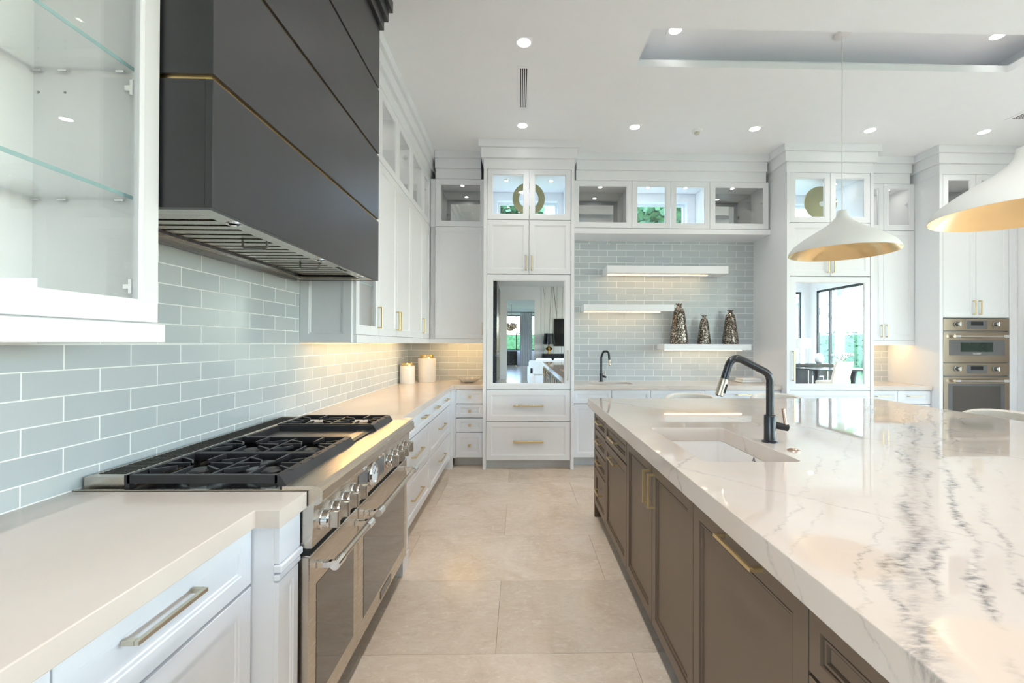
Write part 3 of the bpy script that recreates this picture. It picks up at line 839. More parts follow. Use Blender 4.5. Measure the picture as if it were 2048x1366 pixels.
# B, C, D
for (ya, yb, doors, lb) in ((3.33, 4.31, 2, 'white two-door wall cabinet above the long counter past the range'), (4.31, 5.188, 1, 'white corner wall cabinet with a single tall door above the counter')):
    w = yb - ya; f = F('E', ya, UC, 0)
    t = thing('wall_cabinet', ((UC + UD) / 2, (ya + yb) / 2, Z0), lb, 'cabinet', UG)
    b = B(); f.fbox(b, 0, w, Z0, ZS, -dep, -0.012); b.done('body', 'cab', t)
    if doors == 2:
        door(t, f, 0, w / 2, Z0, ZS, handle=(w / 2 - 0.035, 1.575, 0.16, True)); door(t, f, w / 2, w, Z0, ZS, handle=(w / 2 + 0.035, 1.575, 0.16, True))
    else:
        door(t, f, 0, 0.52, Z0, ZS, handle=(0.52 - 0.04, 1.575, 0.16, True)); door(t, f, 0.52, w, Z0, ZS, name='filler_panel')
    light_rail(t, UC - 0.02, UX + 0.006, ya, yb)
LBL = ('small glass cabinet under the crown, tucked against the range hood', 'small glass cabinet under the crown, second from the range hood', 'small glass cabinet under the crown, third from the range hood', 'small glass cabinet under the crown, fourth from the range hood', 'small glass cabinet under the crown, in the corner by the back wall')
for i, (ya, yb) in enumerate(((2.862, 3.33), (3.33, 3.82), (3.82, 4.31), (4.31, 4.83), (4.83, 5.188))):
    f = F('E', ya, UC, ZS); w = yb - ya
    t = thing('glass_display_cabinet', ((UC + UD) / 2, (ya + yb) / 2, ZS), LBL[i], 'cabinet', 'glass display cabinets above the left wall cabinets')
    open_carcass(t, f, w, Z1 - ZS, dep)
    door(t, f, 0, w, 0.002, Z1 - ZS, glass='glass')
    puck(t, ((UC + UD) / 2 + 0.03, (ya + yb) / 2, Z1 - 0.0185))
    if i in (2, 4): hinge(t, (UC - 0.04, yb - 0.022, ZS + 0.42), 1)

# near glass cabinet, left of the hood
ya, yb = 0.42, 1.306
f = F('E', ya, UC, Z0); w = yb - ya
t = thing('glass_display_cabinet', ((UC + UD) / 2, (ya + yb) / 2, Z0), 'large white cabinet with a glass door and glass shelves beside the dark range hood', 'cabinet')
H = 3.313 - Z0
open_carcass(t, f, w, H, dep)
door(t, f, 0, w, 0.002, H, glass='glass', stile=0.052)
light_rail(t, UC - 0.02, UX + 0.010, ya, yb + 0.012)
for k, z in enumerate((1.795, 2.163, 2.53, 2.90)):
    b = B(); b.box(UD + 0.01, -1.108, ya + 0.02, yb - 0.019, z, z + 0.010); s = b.done('shelf', 'glass', t)
    b = B(); b.box(-1.108, -1.1065, ya + 0.02, yb - 0.019, z, z + 0.010); b.done('shelf_edge', 'shelfedge', s)
    for (x, y) in ((-1.375, yb - 0.022), (-1.30, yb - 0.022), (-1.14, yb - 0.022), (-1.388, yb - 0.12)):
        b = B(); b.box(x - 0.012, x + 0.012, y - 0.006, y + 0.004, z - 0.006, z - 0.001, 0.001); b.done('shelf_pin', 'chrome', t)
for z in (2.11, 1.545): hinge(t, (-1.10, yb - 0.022, z), 1)
for (x, z) in ((-1.375, 2.10), (-1.30, 2.10)):
    b = B(); b.lathe((x, yb - 0.0185, z), [(0.0035, 0), (0.0035, 0.0008)], 10, axis='-Y'); b.done('pin_hole', 'steel_d', t)

# ================================================================== WALL CABINETS, BACK WALL
UB = UY + T
bd = 5.569 - UB
BGU = 'white wall cabinets on the back wall'
def wall_S(x0, x1, z0, z1, label, doors, group=BGU, rail=False, body=True):
    f = F('S', x0, UB, 0)
    t = thing('wall_cabinet', ((x0 + x1) / 2, UB + bd / 2, z0), label, 'cabinet', group)
    b = B(); f.fbox(b, 0, x1 - x0, z0, z1, -bd, -0.012); b.done('body', 'cab', t)
    for (u0, u1, h) in doors: door(t, f, u0 - x0, u1 - x0, z0, z1, handle=(h[0] - x0, *h[1:]) if h else None)
    if rail: light_rail(t, x0, x1, UY - 0.006, UB + 0.02)
    return t
def glass_S(x0, x1, label, doors, back, pucks, hinges=(), depth=bd, yc=None, group='glass display cabinets on the back wall'):
    yc = UB if yc is None else yc
    f = F('S', x0, yc, ZS)
    t = thing('glass_display_cabinet', ((x0 + x1) / 2, yc + depth / 2, ZS), label, 'cabinet', group)
    open_carcass(t, f, x1 - x0, Z1 - ZS, depth, back=back != 'open', backmat=back if back in M else None)
    for (u0, u1) in doors: door(t, f, u0 - x0, u1 - x0, 0.002, Z1 - ZS, glass='glass')
    for x in pucks: puck(t, (x, yc + depth * 0.4, Z1 - 0.0185))
    for x in hinges: hinge(t, (x, yc + 0.05, ZS + 0.33), 1)
    return t
XL = UX + 0.062
wall_S(UX + 0.001, -0.398, Z0, ZS, 'single door white wall cabinet beside the mirrored refrigerator', [(XL, -0.398, (-0.425, 1.56, 0.15, True))], rail=True)
glass_S(XL, -0.398, 'small glass cabinet with a mirrored back beside the mirrored refrigerator', [(XL, -0.398)], 'greymirror', [(XL - 0.398) / 2], [XL + 0.03])
b = B(); b.box(UX + 0.001, XL - 0.001, UY + 0.012, UB + 0.03, ZS, Z1); struct(b, 'trim_8', 'cab')
# niche row
b = B(); b.box(0.6075, 2.9815, UY + 0.004, 5.569, 2.69, ZS - 0.001, 0.0015); struct(b, 'trim_9', 'cab', 'white soffit board across the top of the tiled niche')
glass_S(0.632, 1.325, 'glass cabinet with a mirrored back above the niche, by the refrigerator', [(0.632, 1.325)], 'greymirror', [0.98])
glass_S(1.325, 2.253, 'two-door glass cabinet above the niche with greenery showing through', [(1.325, 1.787), (1.787, 2.253)], 'open', [1.56, 2.02])
glass_S(2.253, 2.958, 'glass cabinet with a mirrored back above the niche, by the mirrored tower', [(2.253, 2.958)], 'greymirror', [2.60], [2.93])
# right of the mirrored tower
wall_S(3.972, 4.720, Z0, ZS, 'two-door white wall cabinet between the mirrored tower and the ovens', [(3.972, 4.346, (4.315, 1.555, 0.15, True)), (4.346, 4.720, (4.377, 1.555, 0.15, True))], rail=True)
glass_S(3.972, 4.720, 'two-door glass cabinet between the mirrored tower and the ovens', [(3.972, 4.346), (4.346, 4.720)], 'back', [4.16, 4.53], [4.69])

# ================================================================== MIRRORED TALL UNITS
FC = FY + T
def tall_unit(x0, x1, hside, name, labels):
    pw = 0.036
    a, c = x0 + pw, x1 - pw; w = c - a
    t = thing(name, ((x0 + x1) / 2, 5.22, 0), labels[0], 'refrigerator')
    for (p, q) in ((x0, a - 0.001), (c + 0.001, x1)):
        b = B(); b.box(p, q, FY - 0.006, 5.569, 0, Z1, 0.0012); b.done('side_panel', 'cab', t)
    f = F('S', a, FC, 0)
    b = B(); f.fbox(b, 0, w, 0.10, 2.148, -0.62, -0.014); b.done('body', 'cab', t)
    toe(t, f, w, -0.06, 0.095)
    d = door(t, f, 0, w, 0.879, 2.150, stile=0.060, glass='mirror', name='mirror_door', handle=((w - 0.035) if hside > 0 else 0.035, 1.15, 0.33, True), hmat='brass')
    door(t, f, 0, w, 0.531, 0.875, handle=(w / 2, 0.70, 0.335, False), name='drawer', th=0.019); door(t, f, 0, w, 0.10, 0.527, handle=(w / 2, 0.305, 0.335, False), name='drawer', th=0.019)
    u = thing('wall_cabinet', ((x0 + x1) / 2, 5.22, 2.152), labels[1], 'cabinet', 'cabinets over the mirrored units')
    b = B(); f.fbox(b, 0, w, 2.152, ZS - 0.002, -0.62, -0.014); b.done('body', 'cab', u)
    for s in (0, 1): door(u, f, s * w / 2, (s + 1) * w / 2, 2.154, ZS, handle=(w / 2 + (-0.03, 0.03)[s], 2.275, 0.16, True))
    g = glass_S(a + 0.001, c - 0.001, labels[2], [(a + 0.001, (a + c) / 2), ((a + c) / 2, c - 0.001)], 'open', [a + w * 0.22, a + w * 0.78], depth=5.569 - FC, yc=FC, group='glass display cabinets over the mirrored units')
    return t
tall_unit(-0.397, 0.606, 1, 'panelled_refrigerator', ('white refrigerator with a mirror door and two drawers at the end of the aisle', 'two-door white cabinet above the mirrored refrigerator with drawers', 'glass cabinet holding the ringed ornament'))
tall_unit(2.983, 3.970, -1, 'panelled_refrigerator', ('white mirrored tower with its long handle facing the tiled niche', 'two-door white cabinet above the mirrored tower behind the pendant lamp', 'glass cabinet holding the solid disc ornament'))

# ================================================================== OVEN TOWER
t = thing('oven_cabinet', (5.17, 5.22, 0), 'tall white cabinet built around the double wall oven', 'cabinet')
b = B(); b.box(4.722, 4.740, FY - 0.002, 5.569, 0, Z1, 0.001); b.done('side_panel', 'cab', t)
b = B(); b.box(4.740, 5.615, FC, 5.569, 1.695, ZS - 0.002); b.box(4.740, 5.615, FC, 5.569, 0.10, 0.38); b.box(4.740, 4.760, FC, 5.569, 0.38, 1.695); b.box(5.527, 5.615, FC, 5.569, 0.38, 1.695); b.done('body', 'cab', t)
b = B(); b.box(4.740, 4.762, FY, FC, 0.0, Z1); b.box(5.526, 5.615, FY, FC, 0.0, Z1); b.done('frame', 'cab', t)
f = F('S', 4.764, FC, 0); w = 0.760
for s in (0, 1): door(t, f, s * w / 2, (s + 1) * w / 2, 1.700, ZS, handle=(w / 2 + (-0.035, 0.035)[s], 1.81, 0.16, True))
door(t, f, 0, w, 0.105, 0.375, handle=(w / 2, 0.27, 0.3, False), name='drawer')
glass_S(4.764, 5.524, 'two-door glass cabinet above the wall ovens', [(4.764, 5.144), (5.144, 5.524)], 'greymirror', [4.95, 5.33], [5.50], depth=0.5, yc=FC)

def lettering(parent, text, p, size, mat, rot, name='lettering'):
    cu = bpy.data.curves.new(name, 'FONT'); cu.body = text; cu.size = size; cu.align_x = 'CENTER'; cu.align_y = 'CENTER'; cu.extrude = 0.0004
    cu.materials.append(M[mat])
    tmp = bpy.data.objects.new('tmp', cu)
    me = bpy.data.meshes.new_from_object(tmp); bpy.data.objects.remove(tmp); bpy.data.curves.remove(cu)
    o = bpy.data.objects.new(name, me); _link(o, parent, p); o.rotation_euler = rot
    return o
t = thing('double_wall_oven', (5.144, 5.1, 0.40), 'bronze stainless double wall oven with a dark green microwave window', 'oven')
f = F('S', 4.764, FC, 0)
b = B(); f.fbox(b, 0.004, 0.756, 0.40, 1.688, -0.5, -0.001); b.done('body', 'steel_d', t)
def oven_control(z0, z1):
    b = B(); f.fbox(b, 0, 0.759, z0, z1, 0, 0.026, 0.002); c = b.done('control_panel', 'steel_v', t)
    zm = (z0 + z1) / 2
    b = B(); f.fbox(b, 0.262, 0.502, zm - 0.050, zm + 0.048, 0.026, 0.029, 0.001); d = b.done('display_plate', 'greypanel', c)
    b = B(); f.fbox(b, 0.312, 0.452, zm - 0.010, zm + 0.034, 0.029, 0.0295); b.done('display', 'display', d)
    for u in (0.153, 0.592):
        p = f(u, zm + 0.004, 0.026)
        b = B(); b.lathe(p, [(0.034, 0), (0.034, 0.006), (0.024, 0.008), (0.022, 0.034), (0.018, 0.038), (0.001, 0.038)], 24, axis='-Y'); k = b.done('knob', 'steel_d', c, smooth=True, auto=35)
        b = B(); b.box(p.x - 0.005, p.x + 0.005, p.y - 0.050, p.y - 0.036, p.z - 0.022, p.z + 0.022, 0.002); b.done('grip', 'chrome', k)
def oven_handle(parent, z):
    b = B(); y = FC - 0.026 - 0.045
    b.tube([(4.764 + 0.14, y, z), (4.764 + 0.64, y, z)], 0.0125, 16); h = b.done('handle', 'steel', parent, smooth=True, auto=40)
    for u in (0.115, 0.665):
        b = B(); b.tube([(4.764 + u - 0.028, y, z), (4.764 + u + 0.028, y, z)], 0.0165, 16); b.tube([(4.764 + u, y, z), (4.764 + u, FC - 0.026, z)], 0.010, 10); b.done('bracket', 'chrome', h, smooth=True, auto=40)
oven_control(1.552, 1.688)
b = B(); f.fbox(b, 0, 0.759, 1.196, 1.536, 0, 0.026, 0.002); d = b.done('microwave_door', 'steel_v', t)
b = B(); f.fbox(b, 0.063, 0.702, 1.272, 1.446, 0.026, 0.0275); p = b.done('window', 'greypanel', d)
b = B(); f.fbox(b, 0.195, 0.565, 1.314, 1.418, 0.0275, 0.0285); b.done('screen', 'greenglass', p)
oven_handle(d, 1.488)
lettering(p, 'Thermador', f(0.38, 1.293, 0.0290), 0.021, 'text_w', (PI / 2, 0, 0))
oven_control(1.050, 1.186)
b = B(); f.fbox(b, 0, 0.759, 0.405, 1.034, 0, 0.026, 0.002); d = b.done('oven_door', 'steel_v', t)
b = B(); f.fbox(b, 0.055, 0.702, 0.50, 0.955, 0.026, 0.0275); p = b.done('window_surround', 'greypanel', d)
b = B(); f.fbox(b, 0.105, 0.655, 0.55, 0.930, 0.0275, 0.0285); b.done('window', 'ovenglass', p)
oven_handle(d, 0.990)

# ================================================================== RANGE
RY0, RY1 = 1.412, 2.631
t = thing('gas_range', (-1.0, (RY0 + RY1) / 2, 0), 'wide stainless steel gas range with black cast iron grates and a griddle', 'range')
DX = -0.660      # oven door face
b = B(); b.box(-1.385, -0.70, RY0, RY1, 0.12, 0.885); b.done('body', 'steel_d', t)
for (x, y) in ((-1.30, 1.50), (-1.30, 2.54), (-0.76, 1.50), (-0.76, 2.54)):
    b = B(); b.lathe((x, y, 0), [(0.028, 0), (0.028, 0.02), (0.018, 0.025), (0.018, 0.125)], 16); b.done('foot', 'steel_d', t)
b = B(); b.box(-0.80, -0.735, RY0 + 0.01, RY1 - 0.01, 0.005, 0.12); b.done('kick_plate', 'blackgap', t)
# bullnose front rail
prof = [(-0.745, 0.934), (-0.640, 0.934), (-0.626, 0.929), (-0.619, 0.918), (-0.619, 0.890), (-0.624, 0.880), (-0.636, 0.874), (-0.745, 0.874)]
b = B(); b.prism([(x, RY0, z) for x, z in prof], (0, RY1 - RY0, 0)); b.done('bullnose', 'steel', t)
# control panel
prof = [(-0.70, 0.874), (-0.645, 0.874), (-0.652, 0.738), (-0.70, 0.738)]
b = B(); b.prism([(x, RY0, z) for x, z in prof], (0, RY1 - RY0, 0)); cp = b.done('control_panel', 'steel', t)
b = B(); b.box(-0.70, -0.672, RY0 - 0.002, RY1 + 0.002, 0.714, 0.738); b.done('vent_gap', 'blackgap', t)  # black filler, colours in the shade between panel and doors
def rknob(y, z=0.808):
    x = -0.6485
    b = B(); b.lathe((x, y, z), [(0.033, 0), (0.033, 0.006), (0.029, 0.008), (0.027, 0.026), (0.022, 0.030), (0.001, 0.030)], 24, axis='X'); k = b.done('knob', 'chrome', cp, smooth=True, auto=35)
    b = B(); b.box(x + 0.028, x + 0.058, y - 0.0095, y + 0.0095, z - 0.028, z + 0.028, 0.003); b.done('grip', 'steel', k)
for y in (1.475, 1.562, 1.652, 1.745, 2.195, 2.295, 2.395, 2.495): rknob(y)
for y0, y1 in ((1.80, 1.905), (2.015, 2.135)):
    b = B(); b.box(-0.6500, -0.6440, y0, y1, 0.770, 0.852, 0.002); s = b.done('display', 'greypanel', cp)
b = B(); b.lathe((-0.649, 1.962, 0.812), [(0.052, 0), (0.052, 0.012), (0.046, 0.018), (0.040, 0.018), (0.038, 0.013), (0.001, 0.013)], 32, axis='X'); dl = b.done('dial', 'chrome', cp, smooth=True, auto=35)
b = B(); b.lathe((-0.6355, 1.962, 0.812), [(0.036, 0), (0.036, 0.0006)], 32, axis='X'); b.done('dial_face', 'text_w', dl)
b = B(); b.bar((-0.634, 1.962, 0.812), (-0.634, 1.980, 0.832), 0.003, 0.001, up=(1, 0, 0)); b.bar((-0.634, 1.962, 0.812), (-0.634, 1.950, 0.822), 0.003, 0.001, up=(1, 0, 0)); b.done('dial_hand', 'text_b', dl)
for y in (1.86, 2.06, 2.11):
    b = B(); b.lathe((-0.648, y, 0.862), [(0.008, 0), (0.008, 0.004), (0.005, 0.010), (0.001, 0.010)], 14, axis='X'); b.done('button', 'chrome', cp)
# oven doors
def odoor(y0, y1, win, hy0, hy1, badge=None):
    fr = F('E', y0, -0.70, 0); w = y1 - y0; n = 0.040
    b = B(); fr.fbox(b, 0, w, 0.140, 0.710, 0.001, n, 0.003); d = b.done('oven_door', 'steel', t)
    b = B(); fr.fbox(b, win[0] - y0, win[1] - y0, 0.215, 0.600, n, n + 0.0012); b.done('window', 'ovenglass', d)
    hz = 0.660; hx = -0.60
    b = B(); b.tube([(hx, hy0 + 0.05, hz), (hx, hy1 - 0.05, hz)], 0.0125, 18); h = b.done('handle', 'steel', d, smooth=True, auto=40)
    for e, s in ((hy0, 1), (hy1, -1)):
        b = B(); b.tube([(hx, e, hz), (hx, e + s * 0.055, hz)], 0.0165, 18); b.done('end_cap', 'chrome', h, smooth=True, auto=40)
        b = B(); b.box(DX, hx, e + s * 0.002 - 0.0, e + s * 0.022, hz - 0.011, hz + 0.011, 0.002); b.done('bracket', 'chrome', h)
    if badge:
        b = B(); fr.fbox(b, badge - 0.085, badge + 0.085, 0.158, 0.196, n, n + 0.003, 0.001); bp = b.done('badge', 'steel_d', d)
    b = B(); fr.fbox(b, 0, w, 0.7105, 0.7135, 0.001, n); b.done('door_lip', 'chrome', d)
odoor(RY0 + 0.003, 1.836, (1.465, 1.790), 1.462, 1.822)
odoor(1.840, RY1 - 0.003, (1.905, 2.575), 1.905, 2.600, badge=0.385)
# cooktop
b = B(); b.box(-1.245, -0.745, RY0, RY1, 0.885, 0.916); b.done('cooktop', 'enamel', t)
for y in (RY0, RY1 - 0.010):
    b = B(); b.box(-1.388, -0.745, y, y + 0.010, 0.905, 0.924); b.done('side_rail', 'steel', t)
b = B(); b.box(-1.388, -1.252, RY0 + 0.03, RY1 - 0.002, 0.900, 0.956, 0.002); vt = b.done('rear_vent', 'steel', t)
n = 62
b = B()
for i in range(n):
    y = RY0 + 0.07 + (RY1 - RY0 - 0.12) * i / (n - 1)
    b.box(-1.372, -1.285, y - 0.0052, y + 0.0052, 0.9555, 0.9570)
b.done('vent_slots', 'blackgap', vt, kind='stuff')  # dark strips laid on the vent, painting the shade of its slots
b = B(); b.box(-1.262, -1.250, RY0 + 0.03, RY1 - 0.002, 0.950, 0.962, 0.001); b.done('vent_lip', 'steel', vt)
GX0, GX1 = -1.238, -0.748
def grate(y0, y1):
    g = B(); zt = 0.966; th = 0.026; zc_ = zt - th / 2; wd_ = 0.017
    a, c = y0 + 0.006, y1 - 0.006
    g.bar((GX0, a, zc_), (GX1 - 0.02, a, zc_), wd_, th); g.bar((GX0, c, zc_), (GX1 - 0.02, c, zc_), wd_, th)
    g.bar((GX0, a - wd_ / 2, zc_), (GX0, c + wd_ / 2, zc_), wd_, th)
    # front rail, sloping down towards the bullnose
    g.prism([(GX1 - 0.028, a - wd_ / 2, zt), (GX1 - 0.010, a - wd_ / 2, zt - 0.004), (GX1 + 0.010, a - wd_ / 2, zt - 0.034), (GX1 + 0.004, a - wd_ / 2, zt - 0.040), (GX1 - 0.028, a - wd_ / 2, zt - 0.026)], (0, c - a + wd_, 0))
    for x, y in ((GX0, a), (GX0, c), (GX1 - 0.004, a), (GX1 - 0.004, c)): g.box(x - 0.008, x + 0.008, y - 0.008, y + 0.008, 0.916, zt - 0.025)
    xm = (GX0 + GX1) / 2; ym = (a + c) / 2
    g.bar((xm, a, zc_), (xm, c, zc_), 0.011, 0.018)
    o = g.done('grate', 'iron', t)
    for cx in (xm - 0.122, xm + 0.122):
        q = B()
        hx, hy = 0.112, (c - a) / 2 - 0.002
        zf = zt - 0.008
        for (dx, dy, r) in ((-1, 0, 0.036), (1, 0, 0.036), (0, -1, 0.036), (0, 1, 0.036), (-1, -0.55, 0.062), (-1, 0.55, 0.062), (1, -0.55, 0.062), (1, 0.55, 0.062)):
            p0 = Vector((cx + (dx * hx if dx else 0), ym + (dy * hy), zf - 0.004))
            dirv = (Vector((cx, ym, zf)) - p0); L = dirv.length
            p1 = p0 + dirv * ((L - r) / L); p1.z = zf + 0.003
            q.bar(p0, p1, 0.012, 0.022, 0.006, 0.011)
        q.done('fingers', 'iron', o)
        k = B(); k.lathe((cx, ym, 0.916), [(0.058, 0), (0.058, 0.006), (0.040, 0.010), (0.040, 0.020), (0.001, 0.020)], 24); u = k.done('burner', 'steel_d', t, smooth=True, auto=35)
        k = B(); k.lathe((cx, ym, 0.936), [(0.034, 0), (0.036, 0.004), (0.030, 0.009), (0.001, 0.010)], 20); k.done('burner_cap', 'iron', u, smooth=True, auto=35)
for y0, y1 in ((1.428, 1.722), (1.722, 2.012), (2.318, 2.614)): grate(y0, y1)
b = B(); y0, y1 = 2.016, 2.314
b.box(GX0 - 0.006, GX1 - 0.012, y0, y0 + 0.010, 0.916, 0.962); b.box(GX0 - 0.006, GX1 - 0.012, y1 - 0.010, y1, 0.916, 0.962); b.box(GX0 - 0.006, GX0 + 0.006, y0 + 0.010, y1 - 0.010, 0.916, 0.962); b.box(GX1 - 0.024, GX1 - 0.002, y0 + 0.010, y1 - 0.010, 0.916, 0.940)
gr = b.done('griddle_frame', 'iron', t)
b = B(); b.box(GX0 + 0.007, GX1 - 0.08, y0 + 0.011, y1 - 0.011, 0.920, 0.934); b.done('griddle_plate', 'steel_d', gr)
b = B(); b.box(GX1 - 0.075, GX1 - 0.028, y0 + 0.011, y1 - 0.011, 0.930, 0.940, 0.002); b.done('grease_tray', 'steel', gr)

# ================================================================== RANGE HOOD
HX, HY0, HY1, HZ0 = -0.90, 1.312, 2.840, 1.782
t = thing('range_hood', ((HX - 1.398) / 2, (HY0 + HY1) / 2, HZ0), 'large charcoal range hood with thin gold reveals above the gas range', 'range hood')
gz = [(HZ0, 2.160), (2.176, 2.578), (2.594, 2.998), (3.014, 3.400)]
for i, (za, zb) in enumerate(gz):
    b = B()
    if i == 0:      # hollow bottom panel
        k = 0.022
        b.box(HX - k, HX, HY0, HY1, za, zb, 0.001); b.box(-1.396, HX - k, HY0, HY0 + k, za, zb); b.box(-1.396, HX - k, HY1 - k, HY1, za, zb)
    else: b.box(-1.396, HX, HY0, HY1, za, zb, 0.001)
    b.done('panel', 'hood', t)
for za, zb in ((2.160, 2.176), (2.578, 2.594), (2.998, 3.014)):
    b = B(); b.box(-1.396, HX - 0.010, HY0 + 0.010, HY1 - 0.010, za - 0.0005, zb + 0.0005); b.done('gold_reveal', 'reveal', t)
for i, (za, zb) in enumerate(((3.400, 3.470), (3.470, 3.545), (3.545, 3.6195))):
    p = 0.022 * (i + 1)
    b = B(); b.box(-1.396, HX + p, HY0 - p * 0.0, HY1 + p, za + 0.001, zb, 0.001); b.done('crown', 'hood', t)
# stainless liner with baffle filters
LI = HZ0 + 0.001
b = B(); x0, x1, y0, y1 = -1.390, HX - 0.023, HY0 + 0.023, HY1 - 0.023
b.box(x1 - 0.060, x1, y0, y1, LI, LI + 0.012); b.box(x0, x1 - 0.060, y0, y0 + 0.060, LI, LI + 0.012); b.box(x0, x1 - 0.060, y1 - 0.060, y1, LI, LI + 0.012)
b.box(x0, x0 + 0.055, y0 + 0.060, y1 - 0.060, LI, LI + 0.012)
b.box(x0, x1, y0, y1, LI + 0.16, LI + 0.172)
ln = b.done('liner', 'steel', t)
b = B(); b.box(x0, x0 + 0.02, y0 + 0.060, y1 - 0.060, LI - 0.014, LI); b.done('rear_lip', 'steel_d', ln)
nb = 20; span = (y1 - 0.066) - (y0 + 0.066)
for i in range(nb):
    ya = y0 + 0.066 + span * i / nb; yc = ya + span / nb * 0.66
    b = B(); xf, xr = x1 - 0.062, x0 + 0.058
    b.prism([(xf, ya, LI + 0.020), (xf, yc, LI + 0.020), (xr, yc, LI + 0.020), (xr, ya, LI + 0.020)], (0, 0, 0.010)); b.done('baffle', 'steel', ln)
for ym in (y0 + 0.52, y0 + 1.00):
    b = B(); xm = (x0 + x1) / 2 + 0.06; zz = LI + 0.032
    b.tube([(xm - 0.05, ym, zz), (xm - 0.05, ym, zz - 0.030), (xm - 0.042, ym, zz - 0.038), (xm + 0.042, ym, zz - 0.038), (xm + 0.05, ym, zz - 0.030), (xm + 0.05, ym, zz)], 0.005, 8); b.done('filter_handle', 'steel_d', ln, smooth=True, auto=50)
for y in (y0 + 0.16, y0 + 0.80, y0 + 1.34):
    b = B(); b.lathe((x1 - 0.030, y, LI), [(0.024, 0), (0.024, -0.003), (0.020, -0.003), (0.018, 0.0), (0.001, 0.0)], 20); b.done('hood_light', 'chrome', ln, smooth=True, auto=35)
lettering(ln, 'Thermador', (x1 - 0.032, y0 + 1.06, LI - 0.0006), 0.030, 'text_b', (PI, 0, PI / 2))

# ================================================================== UNDER CABINET LIGHTS
def strip(x0, x1, y0, y1, z, label, group='under cabinet light strips'):
    t = thing('light_strip', ((x0 + x1) / 2, (y0 + y1) / 2, z), label, 'light', group)
    b = B(); b.box(x0, x1, y0, y1, z, z + 0.010, 0.001); b.done('channel', 'chrome', t)
    b = B(); b.box(x0 + 0.003, x1 - 0.003, y0 + 0.003, y1 - 0.003, z - 0.0015, z); b.done('diffuser', 'underled', t)
strip(-1.235, -1.220, 2.96, 5.15, 1.4285, 'warm light strip under the wall cabinets past the range')
strip(-0.96, -0.44, 5.37, 5.385, 1.4285, 'warm light strip under the corner cabinet by the refrigerator')
strip(4.02, 4.68, 5.37, 5.385, 1.4285, 'warm light strip under the cabinet between tower and ovens')

# ================================================================== NICHE SHELVES
def shelf(x0, x1, z0, z1, led, label):
    t = thing('floating_shelf', ((x0 + x1) / 2, 5.42, z0), label, 'shelf', 'floating shelves in the niche')
    b = B(); b.box(x0, x1, 5.28, 5.5695, z0, z1, 0.0015); b.done('board', 'cab', t)
    b = B(); b.box(led[0], led[1], 5.43, 5.445, z0 - 0.004, z0 - 0.0002); b.done('led_strip', 'warmled', t)
shelf(1.05, 2.52, 2.240, 2.328, (1.09, 2.33), 'topmost long white floating shelf in the tiled niche')
shelf(0.774, 1.86, 1.782, 1.862, (0.80, 1.74), 'middle white floating shelf ending at the tallest vase')
shelf(1.742, 2.80, 1.316, 1.388, (1.80, 2.76), 'lowest white floating shelf carrying three vases')

def vase(x, y, z, h, r, label, body_top):
    prof = [(r * 0.93, 0), (r, 0.02 * h), (r * 0.98, 0.10 * h), (r * 0.62, 0.74 * h), (r * 0.56, 0.82 * h), (r * 0.50, 0.855 * h), (r * 0.30, 0.91 * h), (r * 0.235, 0.94 * h), (r * 0.25, 0.975 * h), (r * 0.36, 1.0 * h), (r * 0.27, 0.985 * h), (r * 0.18, 0.93 * h), (r * 0.18, 0.5 * h)]
    t = thing('vase', (x, y, z), label, 'vase', 'mercury glass vases')
    b = B(); b.lathe((x, y, z), prof[:8] + prof[7:], 28, cap=True); b.done('body', 'mercury', t, smooth=True, auto=50)
    b = B()
    for i in range(6):
        a = 2 * PI * i / 6; b.box(x + r * 0.33 * math.cos(a) - 0.006, x + r * 0.33 * math.cos(a) + 0.006, y + r * 0.33 * math.sin(a) - 0.006, y + r * 0.33 * math.sin(a) + 0.006, z + h * 0.985, z + h * 1.015, 0.002)
    b.done('rim_points', 'mercury', t)
vase(1.975, 5.43, 1.388, 0.497, 0.112, 'tallest speckled bronze vase on the lowest niche shelf', 0)
vase(2.287, 5.43, 1.388, 0.352, 0.081, 'shortest speckled bronze vase, between the two taller ones', 0)
vase(2.615, 5.43, 1.388, 0.420, 0.098, 'mid-height speckled bronze vase near the shelf end by the tower', 0)

# canisters and dish in the corner
def canister(x, y, h, r, label, lid):
    t = thing('canister', (x, y, CZ), label, 'canister', 'white canisters with gold lids')
    b = B(); b.lathe((x, y, CZ), [(r * 0.97, 0), (r, 0.006), (r, h - 0.006), (r * 0.97, h), (r * 0.6, h), (0.001, h)], 32); b.done('jar', 'porcelain', t, smooth=True, auto=35)
    b = B(); b.lathe((x, y, CZ + h), [(r * 0.74, 0), (r * 0.74, lid * 0.8), (r * 0.70, lid), (r * 0.25, lid), (0.001, lid)], 32); l = b.done('lid', 'gold', t, smooth=True, auto=35)
    b = B(); b.lathe((x, y - r * 0.72, CZ + h + lid * 0.5), [(r * 0.12, 0), (r * 0.12, 0.006), (0.001, 0.007)], 14, axis='-Y'); b.done('emblem', 'chrome', l)
canister(-1.300, 5.18, 0.205, 0.087, 'shorter white canister with a gold lid in the tiled corner', 0.032)
canister(-1.115, 5.38, 0.285, 0.107, 'taller white canister with a gold lid in the tiled corner', 0.038)
b = B(); n = 28; rs = []
for (r, z) in ((0.05, 0.0), (0.052, 0.004), (0.09, 0.014), (0.125, 0.040), (0.135, 0.058), (0.130, 0.058), (0.118, 0.040), (0.085, 0.020), (0.04, 0.010)):
    ring = []
    for i in range(n):
        a = 2 * PI * i / n; k = 1 + (0.07 * (-1) ** i if z > 0.03 else 0)
        ring.append((-0.60 + r * k * math.cos(a), 5.28 + r * k * math.sin(a), CZ + z * (1 + (0.12 * (-1) ** i if z > 0.03 else 0))))
    rs.append(ring)
b.rings(rs)
